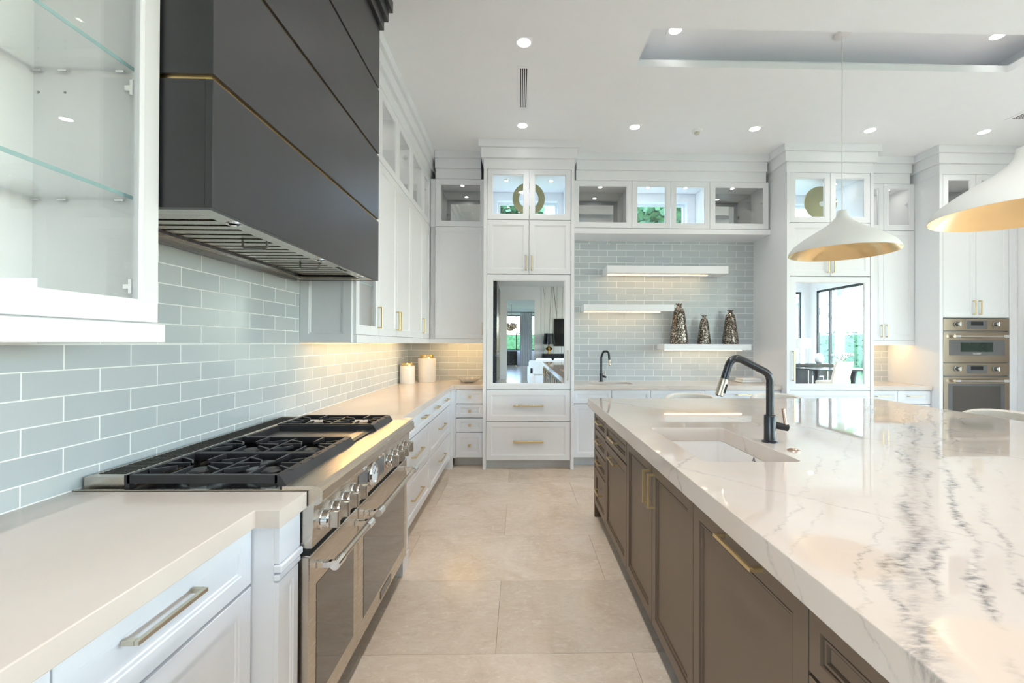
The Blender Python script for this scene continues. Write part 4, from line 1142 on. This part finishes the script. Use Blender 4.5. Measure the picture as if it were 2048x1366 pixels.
M['crystal'] = plain('cut_crystal', (0.90, 0.88, 0.84), 0.08, 0.0, trans=0.35, ior=1.45)
b.done('crystal_dish', 'crystal', None, label='scalloped cut crystal dish on the corner counter', cat='dish')

# ornaments behind glass
t = thing('ring_ornament', (0.105, 5.15, ZS + 0.018), 'olive gold ring ornament on a stand behind glass', 'ornament')
rz, oy = 3.075, 5.15
b = B(); n = 40
rs = []
for (r, dy) in ((0.190, 0.006), (0.186, -0.010), (0.118, -0.010), (0.114, 0.006)):
    rs.append([(0.105 + r * math.cos(2 * PI * i / n), oy + dy, rz + r * math.sin(2 * PI * i / n)) for i in range(n)])
rs.append(rs[0]); b.rings(rs, False, False); b.done('ring', 'disc', t, smooth=True, auto=40)
b = B(); b.box(0.075, 0.135, oy - 0.03, oy + 0.05, ZS + 0.0185, ZS + 0.030); b.box(0.098, 0.112, oy + 0.008, oy + 0.02, ZS + 0.03, 2.92); b.done('stand', 'black', t)
t = thing('disc_ornament', (3.42, 5.15, ZS + 0.018), 'solid green-gold disc ornament with a white centre behind glass', 'ornament')
cx, rz = 3.555, 3.065
b = B(); b.lathe((cx, oy, rz), [(0.195, -0.010), (0.192, 0.002), (0.12, 0.014), (0.03, 0.020), (0.001, 0.020)], 40, axis='-Y'); b.done('disc', 'disc', t, smooth=True, auto=40)
b = B(); b.lathe((cx + 0.0, oy - 0.020, rz - 0.02), [(0.030, -0.004), (0.030, 0.004), (0.001, 0.006)], 20, axis='-Y'); b.done('centre', 'porcelain', t)
b = B(); b.box(cx - 0.03, cx + 0.03, oy - 0.03, oy + 0.05, ZS + 0.0185, ZS + 0.030); b.box(cx - 0.008, cx + 0.008, oy + 0.012, oy + 0.024, ZS + 0.03, 2.90); b.done('stand', 'black', t)

# ================================================================== FAUCETS AND SINKS
def arc_pts(pts, r, n=6):
    """polyline with rounded corners"""
    P = [Vector(p) for p in pts]; out = [P[0]]
    for a, m, c in zip(P, P[1:], P[2:]):
        u = (a - m).normalized(); v = (c - m).normalized()
        ang = u.angle(v); d = min(r / math.tan(ang / 2), (a - m).length * 0.49, (c - m).length * 0.49)
        p, q = m + u * d, m + v * d
        for i in range(n + 1):
            s = i / n; out.append(p * (1 - s) ** 2 + m * 2 * s * (1 - s) + q * s ** 2)
    out.append(P[-1]); return out
def faucet(x, y, label, k, flip, sp):
    """sp: spout outline as (dx, z) from the base; k scales radii"""
    t = thing('kitchen_faucet', (x, y, CZ), label, 'faucet')
    b = B(); b.lathe((x, y, CZ), [(0.036 * k, 0), (0.036 * k, 0.005), (0.027 * k, 0.009), (0.027 * k, 0.02)], 24); b.done('flange', 'black', t, smooth=True, auto=35)
    b = B(); b.lathe((x, y, CZ + 0.006), [(0.0265 * k, 0), (0.0265 * k, 0.120 * k), (0.024 * k, 0.124 * k), (0.019 * k, 0.126 * k)], 24); b.done('body', 'black', t, smooth=True, auto=35)
    pts = arc_pts([(x + dx * flip[0], y + dx * flip[1], CZ + z) for dx, z in sp], 0.055 * k, 8)
    b = B(); b.tube(pts[:-1] + [pts[-1]], 0.0175 * k, 16); b.done('spout', 'black', t, smooth=True, auto=50)
    e = pts[-1]; d = (pts[-1] - pts[-2]).normalized()
    b = B(); b.tube([e - d * 0.002, e + d * 0.012 * k, e + d * 0.080 * k], [0.0185 * k, 0.020 * k, 0.0195 * k], 18); h = b.done('spray_head', 'spray', t, smooth=True, auto=50)
    b = B(); b.tube([e + d * 0.080 * k, e + d * 0.084 * k], 0.016 * k, 16); b.done('aerator', 'black', h)
    side = Vector((-d.z, 0, d.x)) if abs(flip[0]) > 0 else Vector((1, 0, 0))
    b = B(); p = e + d * 0.045 * k; b.bar(p - d * 0.022 * k + Vector((0.012 * k, -0.0165 * k, 0)), p + d * 0.022 * k + Vector((0.012 * k, -0.0165 * k, 0)), 0.010 * k, 0.006 * k, up=(0, 1, 0)); b.done('button', 'black', h)
    zb = CZ + 0.070 * k
    s = 1
    b = B(); b.tube([(x, y, zb + 0.018 * k), (x + s * 0.062 * k, y - 0.012 * k, zb + 0.004 * k), (x + s * 0.078 * k, y - 0.015 * k, zb + 0.001 * k)], [0.0165 * k, 0.0165 * k, 0.0165 * k], 16); v = b.done('valve', 'black', t, smooth=True, auto=50)
    b = B(); b.tube([(x + s * 0.068 * k, y - 0.014 * k, zb + 0.010 * k), (x + s * 0.056 * k, y - 0.014 * k, zb + 0.092 * k)], [0.0075 * k, 0.0085 * k], 12); b.done('lever', 'copper', v, smooth=True, auto=50)
faucet(1.204, 2.10, 'large matte black pull-down faucet on the marble island', 1.0, (-1, 0), [(0, 0.05), (0, 0.325), (0.185, 0.418), (0.222, 0.30)])
faucet(1.02, 5.475, 'small matte black faucet at the niche sink', 0.78, (0.72, -0.69), [(0, 0.05), (0, 0.30), (0.03, 0.375), (0.105, 0.375), (0.118, 0.27)])

def bowl(x0, x1, y0, y1, ztop, depth, name, label, r=0.03):
    b = B(); rs = []
    for off, z in ((0.012, ztop), (0.012, ztop - depth - 0.010), (0.0, ztop - depth - 0.012)):
        pass
    rs.append([(x, y, ztop) for x, y in rrect(x0 - 0.014, x1 + 0.014, y0 - 0.014, y1 + 0.014, r + 0.014)])
    rs.append([(x, y, ztop - depth - 0.012) for x, y in rrect(x0 - 0.014, x1 + 0.014, y0 - 0.014, y1 + 0.014, r + 0.014)])
    rs = rs[::-1]
    rs.append([(x, y, ztop) for x, y in rrect(x0, x1, y0, y1, r)])
    rs.append([(x, y, ztop - depth + 0.02) for x, y in rrect(x0 + 0.003, x1 - 0.003, y0 + 0.003, y1 - 0.003, r)])
    rs.append([(x, y, ztop - depth) for x, y in rrect(x0 + 0.02, x1 - 0.02, y0 + 0.02, y1 - 0.02, r)])
    b.rings(rs)
    t = thing(name, ((x0 + x1) / 2, (y0 + y1) / 2, ztop - depth - 0.012), label, 'sink')
    b.done('basin', 'sinkwhite', t, smooth=True, auto=40)
    cx, cy = (x0 + x1) / 2, (y0 + y1) / 2
    b = B(); b.lathe((cx, cy, ztop - depth + 0.0005), [(0.045, 0), (0.045, 0.002), (0.036, 0.001), (0.001, -0.0)], 20); b.done('drain', 'chrome', t)
    return t
IZ0 = 0.846
sk = bowl(0.738, 1.133, 1.752, 2.452, IZ0 - 0.0005, 0.22, 'undermount_sink', 'white undermount sink set in the marble island')
b = B(); tri = [(2.098, 0.826), (2.122, 0.826), (2.110, 0.845)]
for (p, q) in zip(tri, tri[1:] + tri[:1]): b.bar((1.1318, p[0], p[1]), (1.1318, q[0], q[1]), 0.0028, 0.0008, up=(1, 0, 0))
b.lathe((1.1322, 2.110, 0.832), [(0.003, 0), (0.003, -0.0008)], 10, axis='X')
b.done('emblem', 'text_b', sk)
bowl(0.825, 1.335, 5.135, 5.415, CZ0 - 0.0005, 0.15, 'bar_sink', 'small white sink in the niche counter')
b = B(); b.lathe((1.213, 1.93, CZ), [(0.026, 0), (0.026, 0.004), (0.020, 0.007), (0.012, 0.007), (0.011, 0.010), (0.001, 0.010)], 24)
b.done('air_switch', 'copper', None, smooth=True, auto=35, label='round bronze push button on the marble beside the faucet', cat='switch')
t = thing('folded_towel', (2.87, 5.40, CZ), 'folded white towel on the niche counter near the tower', 'towel')
for i in range(2):
    b = B(); b.box(2.70 + i * 0.01, 2.95 - i * 0.006, 5.30 + i * 0.01, 5.50 - i * 0.01, CZ + 0.0005 + i * 0.028, CZ + 0.028 + i * 0.028, 0.010, 3); b.done('fold', 'porcelain', t, smooth=True, auto=60)
t = thing('soap_pump', (0.66, 5.44, CZ), 'slim dark soap pump behind the refrigerator edge in the niche', 'soap dispenser')
b = B(); b.lathe((0.665, 5.44, CZ), [(0.020, 0), (0.020, 0.13), (0.008, 0.145), (0.008, 0.17)], 18); b.done('bottle', 'copper', t, smooth=True, auto=35)
b = B(); b.tube([(0.665, 5.44, CZ + 0.17), (0.665, 5.44, CZ + 0.19), (0.665, 5.40, CZ + 0.192)], 0.006, 8); b.done('pump', 'black', t)

# ================================================================== ISLAND
IX0, IX1, IYA, IYB = 0.595, 3.11, -1.50, 3.812
slab([(IX0, IYA), (IX1, IYA), (IX1, IYB), (IX0, IYB)], IZ0, CZ, 'island_countertop', 'marble', 'thick polished white marble island top with dark veins', hole=rrect(0.735, 1.136, 1.748, 2.456, 0.030))
IC = 0.632        # carcass plane; fronts at 0.612
IG = 'dark island cabinets facing the aisle'
def island_unit(y0, y1, label, fronts, hollow=False):
    f = F('W', y0, IC, 0); w = y1 - y0; d = 0.58
    t = thing('island_cabinet', (IC + d / 2, (y0 + y1) / 2, 0), label, 'cabinet', IG)
    b = B()
    if hollow:
        f.fbox(b, 0, 0.018, 0.10, 0.845, -d, -0.0005); f.fbox(b, w - 0.018, w, 0.10, 0.845, -d, -0.0005); f.fbox(b, 0.018, w - 0.018, 0.10, 0.118, -d, -0.0005); f.fbox(b, 0.018, w - 0.018, 0.118, 0.845, -d, -d + 0.01); f.fbox(b, 0.018, w - 0.018, 0.118, 0.845, -0.012, -0.0005)
    else: f.fbox(b, 0, w, 0.10, 0.845, -d, -0.0005)
    b.done('body', 'islandg', t)
    toe(t, f, w, -0.055, 0.10, 'islandg')
    for (kind, u0, u1, v0, v1, h) in fronts: door(t, f, u0, u1, v0, v1, 'islandp', 0.048, None, h, kind, 'brass', deep=0.004)
    return t
w = 0.425
island_unit(3.115, 3.54, 'dark island drawer stack at the end towards the refrigerator', [('drawer', 0, w, a, c, (w / 2, (a + c) / 2 + 0.012, 0.16, False)) for a, c in ((0.716, 0.842), (0.556, 0.712), (0.408, 0.552), (0.105, 0.404))])
w = 0.615
island_unit(2.50, 3.115, 'dark island cabinet with a drawer over a pull-out door', [('drawer', 0, w, 0.700, 0.842, (w / 2, 0.775, 0.2, False)), ('door', 0, w, 0.105, 0.696, (w / 2, 0.640, 0.2, False))])
w = 0.96
island_unit(1.54, 2.50, 'dark island sink cabinet with paired upright handles', [('door', 0, w / 2, 0.105, 0.842, (w / 2 - 0.036, 0.725, 0.155, True)), ('door', w / 2, w, 0.105, 0.842, (w / 2 + 0.036, 0.725, 0.155, True))], hollow=True)
w = 0.615
island_unit(0.925, 1.54, 'dark island panel front with one brass bar handle near the top', [('door', 0, w, 0.105, 0.842, (w / 2 - 0.03, 0.822, 0.21, False))])
w = 0.62
island_unit(0.305, 0.925, 'dark island drawer cabinet next to the single-handled panel', [('drawer', 0, w, 0.700, 0.842, (w / 2 - 0.1, 0.775, 0.2, False)), ('drawer', 0, w, 0.405, 0.696, (w / 2, 0.575, 0.3, False)), ('drawer', 0, w, 0.105, 0.401, (w / 2, 0.27, 0.3, False))])
w = 0.80
for k in (0, 1):
    y = -0.495 - 0.8 * k
    island_unit(y, y + 0.8, ('dark two-door island cabinet between the drawers and the end cabinet', 'dark two-door island cabinet at the sofa end of the island')[k], [('door', 0, w / 2, 0.105, 0.842, (w / 2 - 0.036, 0.725, 0.155, True)), ('door', w / 2, w, 0.105, 0.842, (w / 2 + 0.036, 0.725, 0.155, True))])
t = thing('kitchen_island', (1.9, 1.1, 0), 'dark panelled core and end of the marble-topped island', 'island')
b = B(); b.box(IC + 0.585, 2.70, -1.295, 3.54, 0.0, 0.845); b.done('body', 'islandp', t)
b = B(); b.box(0.611, 0.66, 3.541, 3.575, 0.0, 0.845, 0.001); b.done('end_post', 'islandp', t)
b = B(); b.box(0.66, 2.70, 3.541, 3.560, 0.0, 0.845, 0.001); b.done('end_panel', 'islandp', t)

# ================================================================== STOOLS
def stool(x, y, rot, label):
    t = bpy.data.objects.new('counter_stool', None); _link(t, None, (0, 0, 0)); tags(t, label, 'stool', 'cream counter stools')
    b = B(); b.lathe((0, 0, 0.60), [(0.19, 0), (0.215, 0.012), (0.22, 0.045), (0.20, 0.068), (0.001, 0.072)], 28); b.done('seat', 'fabric', t, smooth=True, auto=50)
    b = B(); n = 22; rs = []
    for i in range(n + 1):
        a = math.radians(-100 + 200 * i / n); e = math.cos(math.radians(90) * (abs(i - n / 2) / (n / 2)) ** 2.2)
        zt = 0.70 + 0.222 * max(e, 0.0) ** 0.7
        ca, sa = math.sin(a), math.cos(a)
        r0, r1 = 0.228, 0.262
        rs.append([(r0 * ca, r0 * sa, 0.62), (r1 * ca, r1 * sa, 0.62), (r1 * 1.06 * ca, r1 * 1.06 * sa, zt - 0.012), ((r0 + r1) / 2 * 1.06 * ca, (r0 + r1) / 2 * 1.06 * sa, zt), (r0 * 1.04 * ca, r0 * 1.04 * sa, zt - 0.012)])
    b.rings(rs); b.done('backrest', 'fabric', t, smooth=True, auto=60)
    for sx in (-1, 1):
        for sy in (-1, 1):
            b = B(); b.tube([(0.13 * sx, 0.13 * sy, 0.60), (0.19 * sx, 0.19 * sy, 0.0)], [0.017, 0.011], 10); b.done('leg', 'wood', t, smooth=True, auto=50)
    b = B(); b.tube([(0.175 * math.cos(2 * PI * i / 24) * 1.36, 0.175 * math.sin(2 * PI * i / 24) * 1.36, 0.22) for i in range(25)], 0.008, 8); b.done('footrest', 'brass', t, smooth=True)
    t.location = (x, y, 0); t.rotation_euler = (0, 0, rot)
    return t
stool(1.60, 3.955, 0.0, 'cream barrel-back stool at the island end, backing onto the niche drawers')
stool(2.40, 3.960, 0.0, 'cream barrel-back stool at the island end, in front of the mirrored tower')
stool(3.27, 3.05, -PI / 2, 'cream barrel-back stool on the long side of the island, in front of the ovens')

# ================================================================== PENDANT LAMPS
def pendant(x, y, ztop, zr, R, label):
    t = thing('pendant_lamp', (x, y, zr), label, 'pendant lamp', 'white and gold pendants over the island')
    h = 0.335
    prof = [(R, 0.0), (R * 0.985, 0.020), (R * 0.90, 0.065), (R * 0.72, 0.118), (R * 0.50, 0.170), (R * 0.31, 0.215), (R * 0.18, 0.255), (R * 0.115, 0.288), (R * 0.098, 0.320), (R * 0.095, h), (0.001, h)]
    b = B(); b.lathe((x, y, zr), prof + [], 48, cap=False); b.done('shade', 'shadewhite', t, smooth=True, auto=40)
    inner = [(max(r - 0.006, 0.001), z - (0.006 if i else 0.0)) for i, (r, z) in enumerate(prof[:-1])] + [(0.001, h - 0.01)]
    inner[0] = (R - 0.001, 0.0)
    b = B(); b.lathe((x, y, zr), inner, 48, cap=False); b.done('shade_lining', 'shadegold', t, smooth=True, auto=40)
    b = B(); b.lathe((x, y, zr + 0.19), [(0.001, 0), (0.030, 0.012), (0.036, 0.035), (0.026, 0.062), (0.016, 0.09), (0.016, 0.12)], 18); b.done('bulb', 'porcelain', t, smooth=True)
    b = B(); b.tube([(x, y, zr + h - 0.002), (x, y, ztop - 0.014)], 0.0035, 8); b.done('cord', 'shadewhite', t)
    b = B(); b.lathe((x, y, ztop), [(0.062, 0), (0.062, -0.012), (0.055, -0.016), (0.001, -0.016)], 28); b.done('canopy', 'shadewhite', t, smooth=True, auto=40)
pendant(2.565, 3.465, 3.86, 2.118, 0.375, 'white bell pendant with gold lining hanging before the mirrored tower')
pendant(2.565, 2.19, CEIL, 2.055, 0.375, 'white bell pendant with gold lining hanging over the middle of the island')

# ================================================================== ROOMS SEEN IN THE MIRRORS
# black built-in along the left wall of the living room
t = thing('media_cabinet', (-1.12, -5.6, 0), 'tall black lacquer built-in with lattice doors, seen in the refrigerator mirror', 'cabinet')
b = B(); b.box(-1.404, -0.74, -6.9, -4.4, 0.0, 3.40); b.done('body', 'darkcab', t)
for i in range(3):
    y0 = -6.88 + i * 0.82
    f = F('E', y0, -0.74, 0)
    d = door(t, f, 0, 0.80, 1.0, 3.38, 'darkcab', 0.06, handle=(0.74, 1.35, 0.4, True))
    d = door(t, f, 0, 0.80, 0.08, 0.98, 'darkcab', 0.06)
    for k in range(7):
        b = B(); f.fbox(b, 0.09 + k * 0.1, 0.105 + k * 0.1, 0.14, 0.92, 0.010, 0.022); b.done('lattice_bar', 'nickel', d)
# sofa with its back to the kitchen
t = thing('sofa', (1.2, -4.3, 0), 'light grey linen sofa with its back to the kitchen, seen in the mirror', 'sofa')
b = B(); b.box(0.30, 2.40, -4.85, -3.85, 0.10, 0.42, 0.03, 2); b.done('base', 'sofa', t, smooth=True, auto=50)
b = B(); b.box(0.30, 2.40, -4.05, -3.82, 0.42, 0.86, 0.05, 3); b.done('backrest', 'sofa', t, smooth=True, auto=50)
for x in (0.27, 2.23): b = B(); b.box(x, x + 0.2, -4.85, -3.82, 0.12, 0.68, 0.05, 3); b.done('armrest', 'sofa', t, smooth=True, auto=50)
for i in range(3): b = B(); b.box(0.50 + i * 0.57, 1.06 + i * 0.57, -4.83, -4.08, 0.42, 0.56, 0.05, 3); b.done('seat_cushion', 'sofa', t, smooth=True, auto=50)
for i in range(3): b = B(); b.box(0.52 + i * 0.57, 1.04 + i * 0.57, -4.30, -4.08, 0.56, 0.93, 0.07, 3); b.done('back_cushion', 'porcelain', t, smooth=True, auto=50)
for x in (0.4, 2.3):
    for y in (-4.75, -3.95): b = B(); b.tube([(x, y, 0.11), (x, y, 0)], [0.025, 0.018], 10); b.done('leg', 'darkcab', t)
t = thing('television', (2.2, -7.5, 1.29), 'black flat television on the crackled living room wall, seen in the mirror', 'television')
b = B(); b.box(1.36, 3.2, -7.529, -7.47, 1.29, 2.36, 0.005); b.done('housing', 'black', t)
b = B(); b.box(1.38, 3.18, -7.47, -7.468, 1.31, 2.34); b.done('screen', 'screen', t)
t = thing('floating_console', (2.2, -7.3, 0.66), 'black floating console under the television, seen in the mirror', 'console')
b = B(); b.box(0.88, 3.6, -7.529, -7.05, 0.66, 1.0, 0.004); b.done('body', 'darkcab', t)
for i in range(3):
    b = B(); b.box(0.89 + i * 0.907, 0.89 + i * 0.907 + 0.895, -7.05, -7.032, 0.67, 0.99, 0.003); b.done('drawer_front', 'darkcab', t)
def table_lamp(x, y, z, rs, hs, hb, sm, bm_, label, square=False):
    t = thing('table_lamp', (x, y, z), label, 'lamp')
    if square:
        b = B()
        for k in range(3): b.box(x - 0.075, x + 0.075, y - 0.075, y + 0.075, z + k * hb / 3 + 0.001, z + (k + 1) * hb / 3 - 0.004, 0.006)
        b.done('base', bm_, t)
    else:
        b = B(); b.lathe((x, y, z), [(0.09, 0), (0.09, 0.015), (0.03, 0.03), (0.03, hb * 0.25), (0.17, hb * 0.5), (0.04, hb * 0.75), (0.02, hb * 0.85), (0.012, hb + 0.1)], 10); b.done('base', bm_, t)
    b = B(); b.lathe((x, y, z + hb), [(rs, 0), (rs * (0.97 if square else 0.78), hs), (rs * (0.96 if square else 0.77), hs), (rs * 0.99, 0)], 32, cap=False); b.done('lamp_shade', sm, t, smooth=True, auto=40)
    b = B(); b.tube([(x, y, z + hb * 0.9), (x, y, z + hb + hs * 0.6)], 0.008, 8); b.done('stem', 'brass', t)
table_lamp(1.15, -7.28, 1.0, 0.235, 0.42, 0.36, 'darkcab', 'gold', 'table lamp with a black shade and gold body on the floating console')
# hall beyond the doorway
t = thing('glass_chandelier', (-0.45, -15.0, 2.1), 'amber glass globe chandelier hanging in the far hall', 'chandelier')
M['amber'] = plain('amber_glass', (0.62, 0.45, 0.32), 0.1, 0.6)
b = B(); b.tube([(-0.45, -15.0, 2.45), (-0.45, -15.0, 3.6)], 0.012, 8); b.done('rod', 'black', t)
for i in range(9):
    a = 2 * PI * i / 9; r = 0.0 if i == 0 else 0.22
    b = B(); b.ball((-0.45 + r * math.cos(a), -15.0 + r * math.sin(a), 2.30 + 0.10 * ((i % 3) - 1)), 0.13, 12); b.done('globe', 'amber', t, smooth=True)
t = thing('curtain', (0.35, -17.6, 0.02), 'pale grey drape hanging beside the hall window', 'curtain')
b = B(); rs = []
for z in (0.02, 3.3): rs.append([(0.05 + 0.75 * i / 40, -17.7 + 0.07 * math.sin(i * 1.15), z) for i in range(41)])
b.rings(rs, False, False, closed=False); b.done('cloth', 'curtain', t, smooth=True)
b = B(); b.tube([(-1.6, -17.72, 3.33), (2.7, -17.72, 3.33)], 0.02, 10); b.done('rod', 'black', t)
t = thing('hall_chest', (-0.5, -17.3, 0), 'dark chest standing under the hall window', 'chest')
b = B(); b.box(-1.1, -0.12, -17.6, -17.15, 0.06, 0.92, 0.01); b.done('body', 'darkcab', t)
for x in (-1.05, -0.2): b = B(); b.box(x, x + 0.05, -17.55, -17.2, 0, 0.06); b.done('foot', 'brass', t)
for k in range(2):
    b = B(); b.box(-1.08, -0.14, -17.15, -17.13, 0.10 + k * 0.4, 0.48 + k * 0.4, 0.004); b.done('drawer', 'darkcab', t)

# dining corner seen in the mirrored tower
t = thing('sideboard', (8.75, -3.35, 0), 'black lacquer sideboard with pale inlaid squares, seen in the tower mirror', 'sideboard')
b = B(); b.box(8.15, 9.55, -3.65, -3.15, 0.08, 0.82, 0.004); b.done('body', 'darkcab', t)
b = B(); b.box(8.2, 9.5, -3.60, -3.20, 0, 0.08); b.done('plinth', 'darkcab', t)
for (x0, x1, z1) in ((8.55, 9.15, 0.66), (8.68, 9.02, 0.46)):
    b = B(); b.box(x0, x1, -3.15, -3.142, z1 - 0.02, z1); b.box(x0, x0 + 0.02, -3.15, -3.142, 0.14, z1 - 0.02); b.box(x1 - 0.02, x1, -3.15, -3.142, 0.14, z1 - 0.02); b.done('inlay', 'nickel', t)
table_lamp(8.50, -3.40, 0.82, 0.27, 0.30, 0.46, 'shadewhite', 'chrome', 'table lamp with a white drum shade and stacked crystal base', True)
t = thing('ginger_jar', (9.03, -3.36, 0.82), 'round white ceramic jar on the black sideboard', 'jar')
b = B(); b.lathe((9.03, -3.36, 0.82), [(0.07, 0), (0.12, 0.08), (0.125, 0.17), (0.09, 0.26), (0.05, 0.30), (0.05, 0.31), (0.001, 0.31)], 24); b.done('body', 'porcelain', t, smooth=True)
t = thing('dining_table', (8.3, -1.9, 0), 'dark dining table near the garden windows, seen in the tower mirror', 'table')
b = B(); b.box(7.6, 9.3, -2.45, -1.35, 0.71, 0.75, 0.006); b.done('tabletop', 'darkcab', t)
for x in (7.95, 8.95): b = B(); b.lathe((x, -1.9, 0), [(0.25, 0), (0.25, 0.02), (0.06, 0.06), (0.05, 0.4), (0.09, 0.71)], 20); b.done('pedestal', 'darkcab', t, smooth=True, auto=40)
t = thing('orchid_arrangement', (8.72, -2.0, 0.75), 'white orchids in a low gold bowl on the dining table', 'flowers')
b = B(); b.lathe((8.72, -2.0, 0.75), [(0.09, 0), (0.17, 0.05), (0.19, 0.11), (0.17, 0.11), (0.12, 0.05), (0.001, 0.04)], 24); b.done('bowl', 'gold', t, smooth=True)
rnd = random.Random(3)
for i in range(9):
    a = rnd.uniform(0, 6.28); L = rnd.uniform(0.28, 0.5); pts = []
    for k in range(7):
        s = k / 6; pts.append((8.72 + math.cos(a) * L * s * 0.9, -2.0 + math.sin(a) * L * s * 0.9, 0.82 + L * (1.7 * s - 0.9 * s * s)))
    b = B(); b.tube(pts, 0.004, 6); st = b.done('stem', 'leaf', t)
    b = B()
    for k in range(3, 7):
        for q in range(2):
            p = Vector(pts[k]) + Vector((rnd.uniform(-.03, .03), rnd.uniform(-.03, .03), rnd.uniform(-.03, .02))); b.ball(p, 0.026, 8, (1, 1, 0.6))
    b.done('blossoms', 'petal', st, smooth=True, kind='stuff')
def dining_chair(x, y, rot, label):
    t = bpy.data.objects.new('dining_chair', None); _link(t, None, (0, 0, 0)); tags(t, label, 'chair', 'cream dining chairs')
    b = B(); b.box(-0.25, 0.25, -0.26, 0.24, 0.40, 0.50, 0.03, 3); b.done('seat', 'fabric', t, smooth=True, auto=50)
    b = B(); rs = []
    for (yy, z, k) in ((0.20, 0.42, 0.25), (0.25, 0.60, 0.255), (0.31, 0.85, 0.26), (0.345, 0.98, 0.245)):
        rs.append([(-k, yy - 0.06, z), (-k * 0.5, yy, z), (k * 0.5, yy, z), (k, yy - 0.06, z), (k, yy, z), (k * 0.5, yy + 0.06, z), (-k * 0.5, yy + 0.06, z), (-k, yy, z)])
    b.rings(rs); b.done('backrest', 'fabric', t, smooth=True, auto=60)
    for sx in (-1, 1):
        for sy in (-1, 1): b = B(); b.tube([(0.2 * sx, 0.2 * sy, 0.41), (0.22 * sx, 0.23 * sy, 0)], [0.02, 0.013], 8); b.done('leg', 'wood', t)
    t.location = (x, y, 0); t.rotation_euler = (0, 0, rot)
dining_chair(7.70, -0.95, -0.25, 'cream upholstered dining chair drawn up to the dining table')
dining_chair(8.95, -0.95, 0.15, 'second cream upholstered dining chair, by the garden windows')

# ================================================================== GARDEN
b = B(); b.box(-40, 60, -60, 60, -0.30, -0.12); struct(b, 'ground', 'lawn', 'green lawn around the house')
b = B(); b.box(10.1, 13.2, -4.2, 5, -0.12, -0.02); struct(b, 'terrace', 'terrace')
def leaf_cloud(n, boxf, size, rnd):
    b = B()
    for i in range(n):
        p = Vector(boxf(rnd)); a = rnd.uniform(0, 6.28); e = rnd.uniform(-0.9, 0.9); s = size * rnd.uniform(0.6, 1.4)
        d = Vector((math.cos(a) * math.cos(e), math.sin(a) * math.cos(e), math.sin(e))); u = d.cross(Vector((rnd.uniform(-1, 1), rnd.uniform(-1, 1), rnd.uniform(-1, 1)))).normalized() * s * 0.34
        b.poly([p, p + d * s * 0.5 + u, p + d * s, p + d * s * 0.5 - u])
    return b
rnd = random.Random(11)
def shrub_tree(x, y, label, zc_, rx, rz, n, size):
    t = thing('garden_tree', (x, y, -0.12), label, 'tree', 'trees outside the windows')
    b = B(); b.tube([(x, y, -0.12), (x + 0.05, y, zc_ - rz * 0.3), (x, y, zc_)], [0.12, 0.08, 0.04], 10); b.done('trunk', 'trunk', t)
    def f(r):
        a = r.uniform(0, 6.28); c = r.uniform(-1, 1); k = r.uniform(0.35, 1.0) ** 0.5; s = math.sqrt(1 - c * c)
        return (x + rx * k * s * math.cos(a), y + rx * 0.6 * k * s * math.sin(a), zc_ + rz * k * c)
    leaf_cloud(n, f, size, rnd).done('foliage', 'hedge', t, kind='stuff')
    b = B(); b.ball((x, y + 0.25, zc_), 1.0, 14, (rx * 0.8, rx * 0.3, rz * 0.85)); b.done('inner_foliage', 'hedge', t, smooth=True)
shrub_tree(-0.75, 8.6, 'leafy green tree outside the transom behind the ring ornament', 3.0, 1.6, 1.5, 9000, 0.15)
shrub_tree(2.95, 8.6, 'leafy green tree outside the transom over the niche', 3.0, 1.5, 1.6, 9000, 0.15)
def hedge(x0, x1, y0, y1, z, label):
    t = thing('hedge', ((x0 + x1) / 2, (y0 + y1) / 2, -0.12), label, 'hedge', 'clipped garden hedges')
    b = B(); b.box(x0 + 0.15, x1 - 0.15, y0 + 0.15, y1 - 0.15, -0.12, z - 0.15); b.done('core', 'hedge', t)
    n = int(900 * max(x1 - x0, y1 - y0) / 4)
    leaf_cloud(n, lambda r: (r.uniform(x0, x1), r.uniform(y0, y1), r.uniform(0, z)), 0.16, rnd).done('foliage', 'hedge', t, kind='stuff')
hedge(18.0, 19.0, -24, -7, 2.1, 'clipped green hedge beyond the terrace, seen in the tower mirror')
hedge(-4.0, 4.0, -24, -23, 2.2, 'clipped green hedge outside the hall window')
def palm(x, y, h, label):
    t = thing('palm_tree', (x, y, -0.12), label, 'palm tree', 'palm trees by the terrace')
    b = B(); b.tube([(x, y, -0.12), (x + 0.03, y, h * 0.3), (x + 0.08, y, h * 0.7), (x + 0.10, y, h)], [0.22, 0.17, 0.15, 0.13], 14); b.done('trunk', 'trunk', t, smooth=True)
    for i in range(15):
        a = 2 * PI * i / 15 + rnd.uniform(-.2, .2); L = rnd.uniform(1.7, 2.3); up = rnd.uniform(0.1, 0.9)
        b = B(); pts = []
        for k in range(9):
            s = k / 8; pts.append(Vector((x + 0.1 + math.cos(a) * L * s, y + math.sin(a) * L * s, h + up * L * s - 0.95 * L * s * s)))
        b.tube(pts, [0.02 * (1 - 0.8 * k / 8) for k in range(9)], 5)
        side = Vector((-math.sin(a), math.cos(a), 0))
        for k in range(2, 36):
            s = k / 36; q = s * 8; j = min(int(q), 7); p = pts[j].lerp(pts[j + 1], q - j); d = (pts[j + 1] - pts[j]).normalized()
            for sg in (-1, 1):
                tip = p + side * sg * 0.34 * (1 - 0.5 * s) + d * 0.2 - Vector((0, 0, 0.28))
                b.poly([p - d * 0.012, p + d * 0.012, tip])
        b.done('frond', 'leaf', t)
palm(12.1, -6.75, 3.7, 'palm with a pale ringed trunk beyond the terrace, seen in the tower mirror')
palm(14.3, -12.8, 3.4, 'lower palm close to the terrace corner, seen in the tower mirror')
palm(15.0, -1.2, 3.6, 'short palm in front of the garden hedge, seen in the tower mirror')
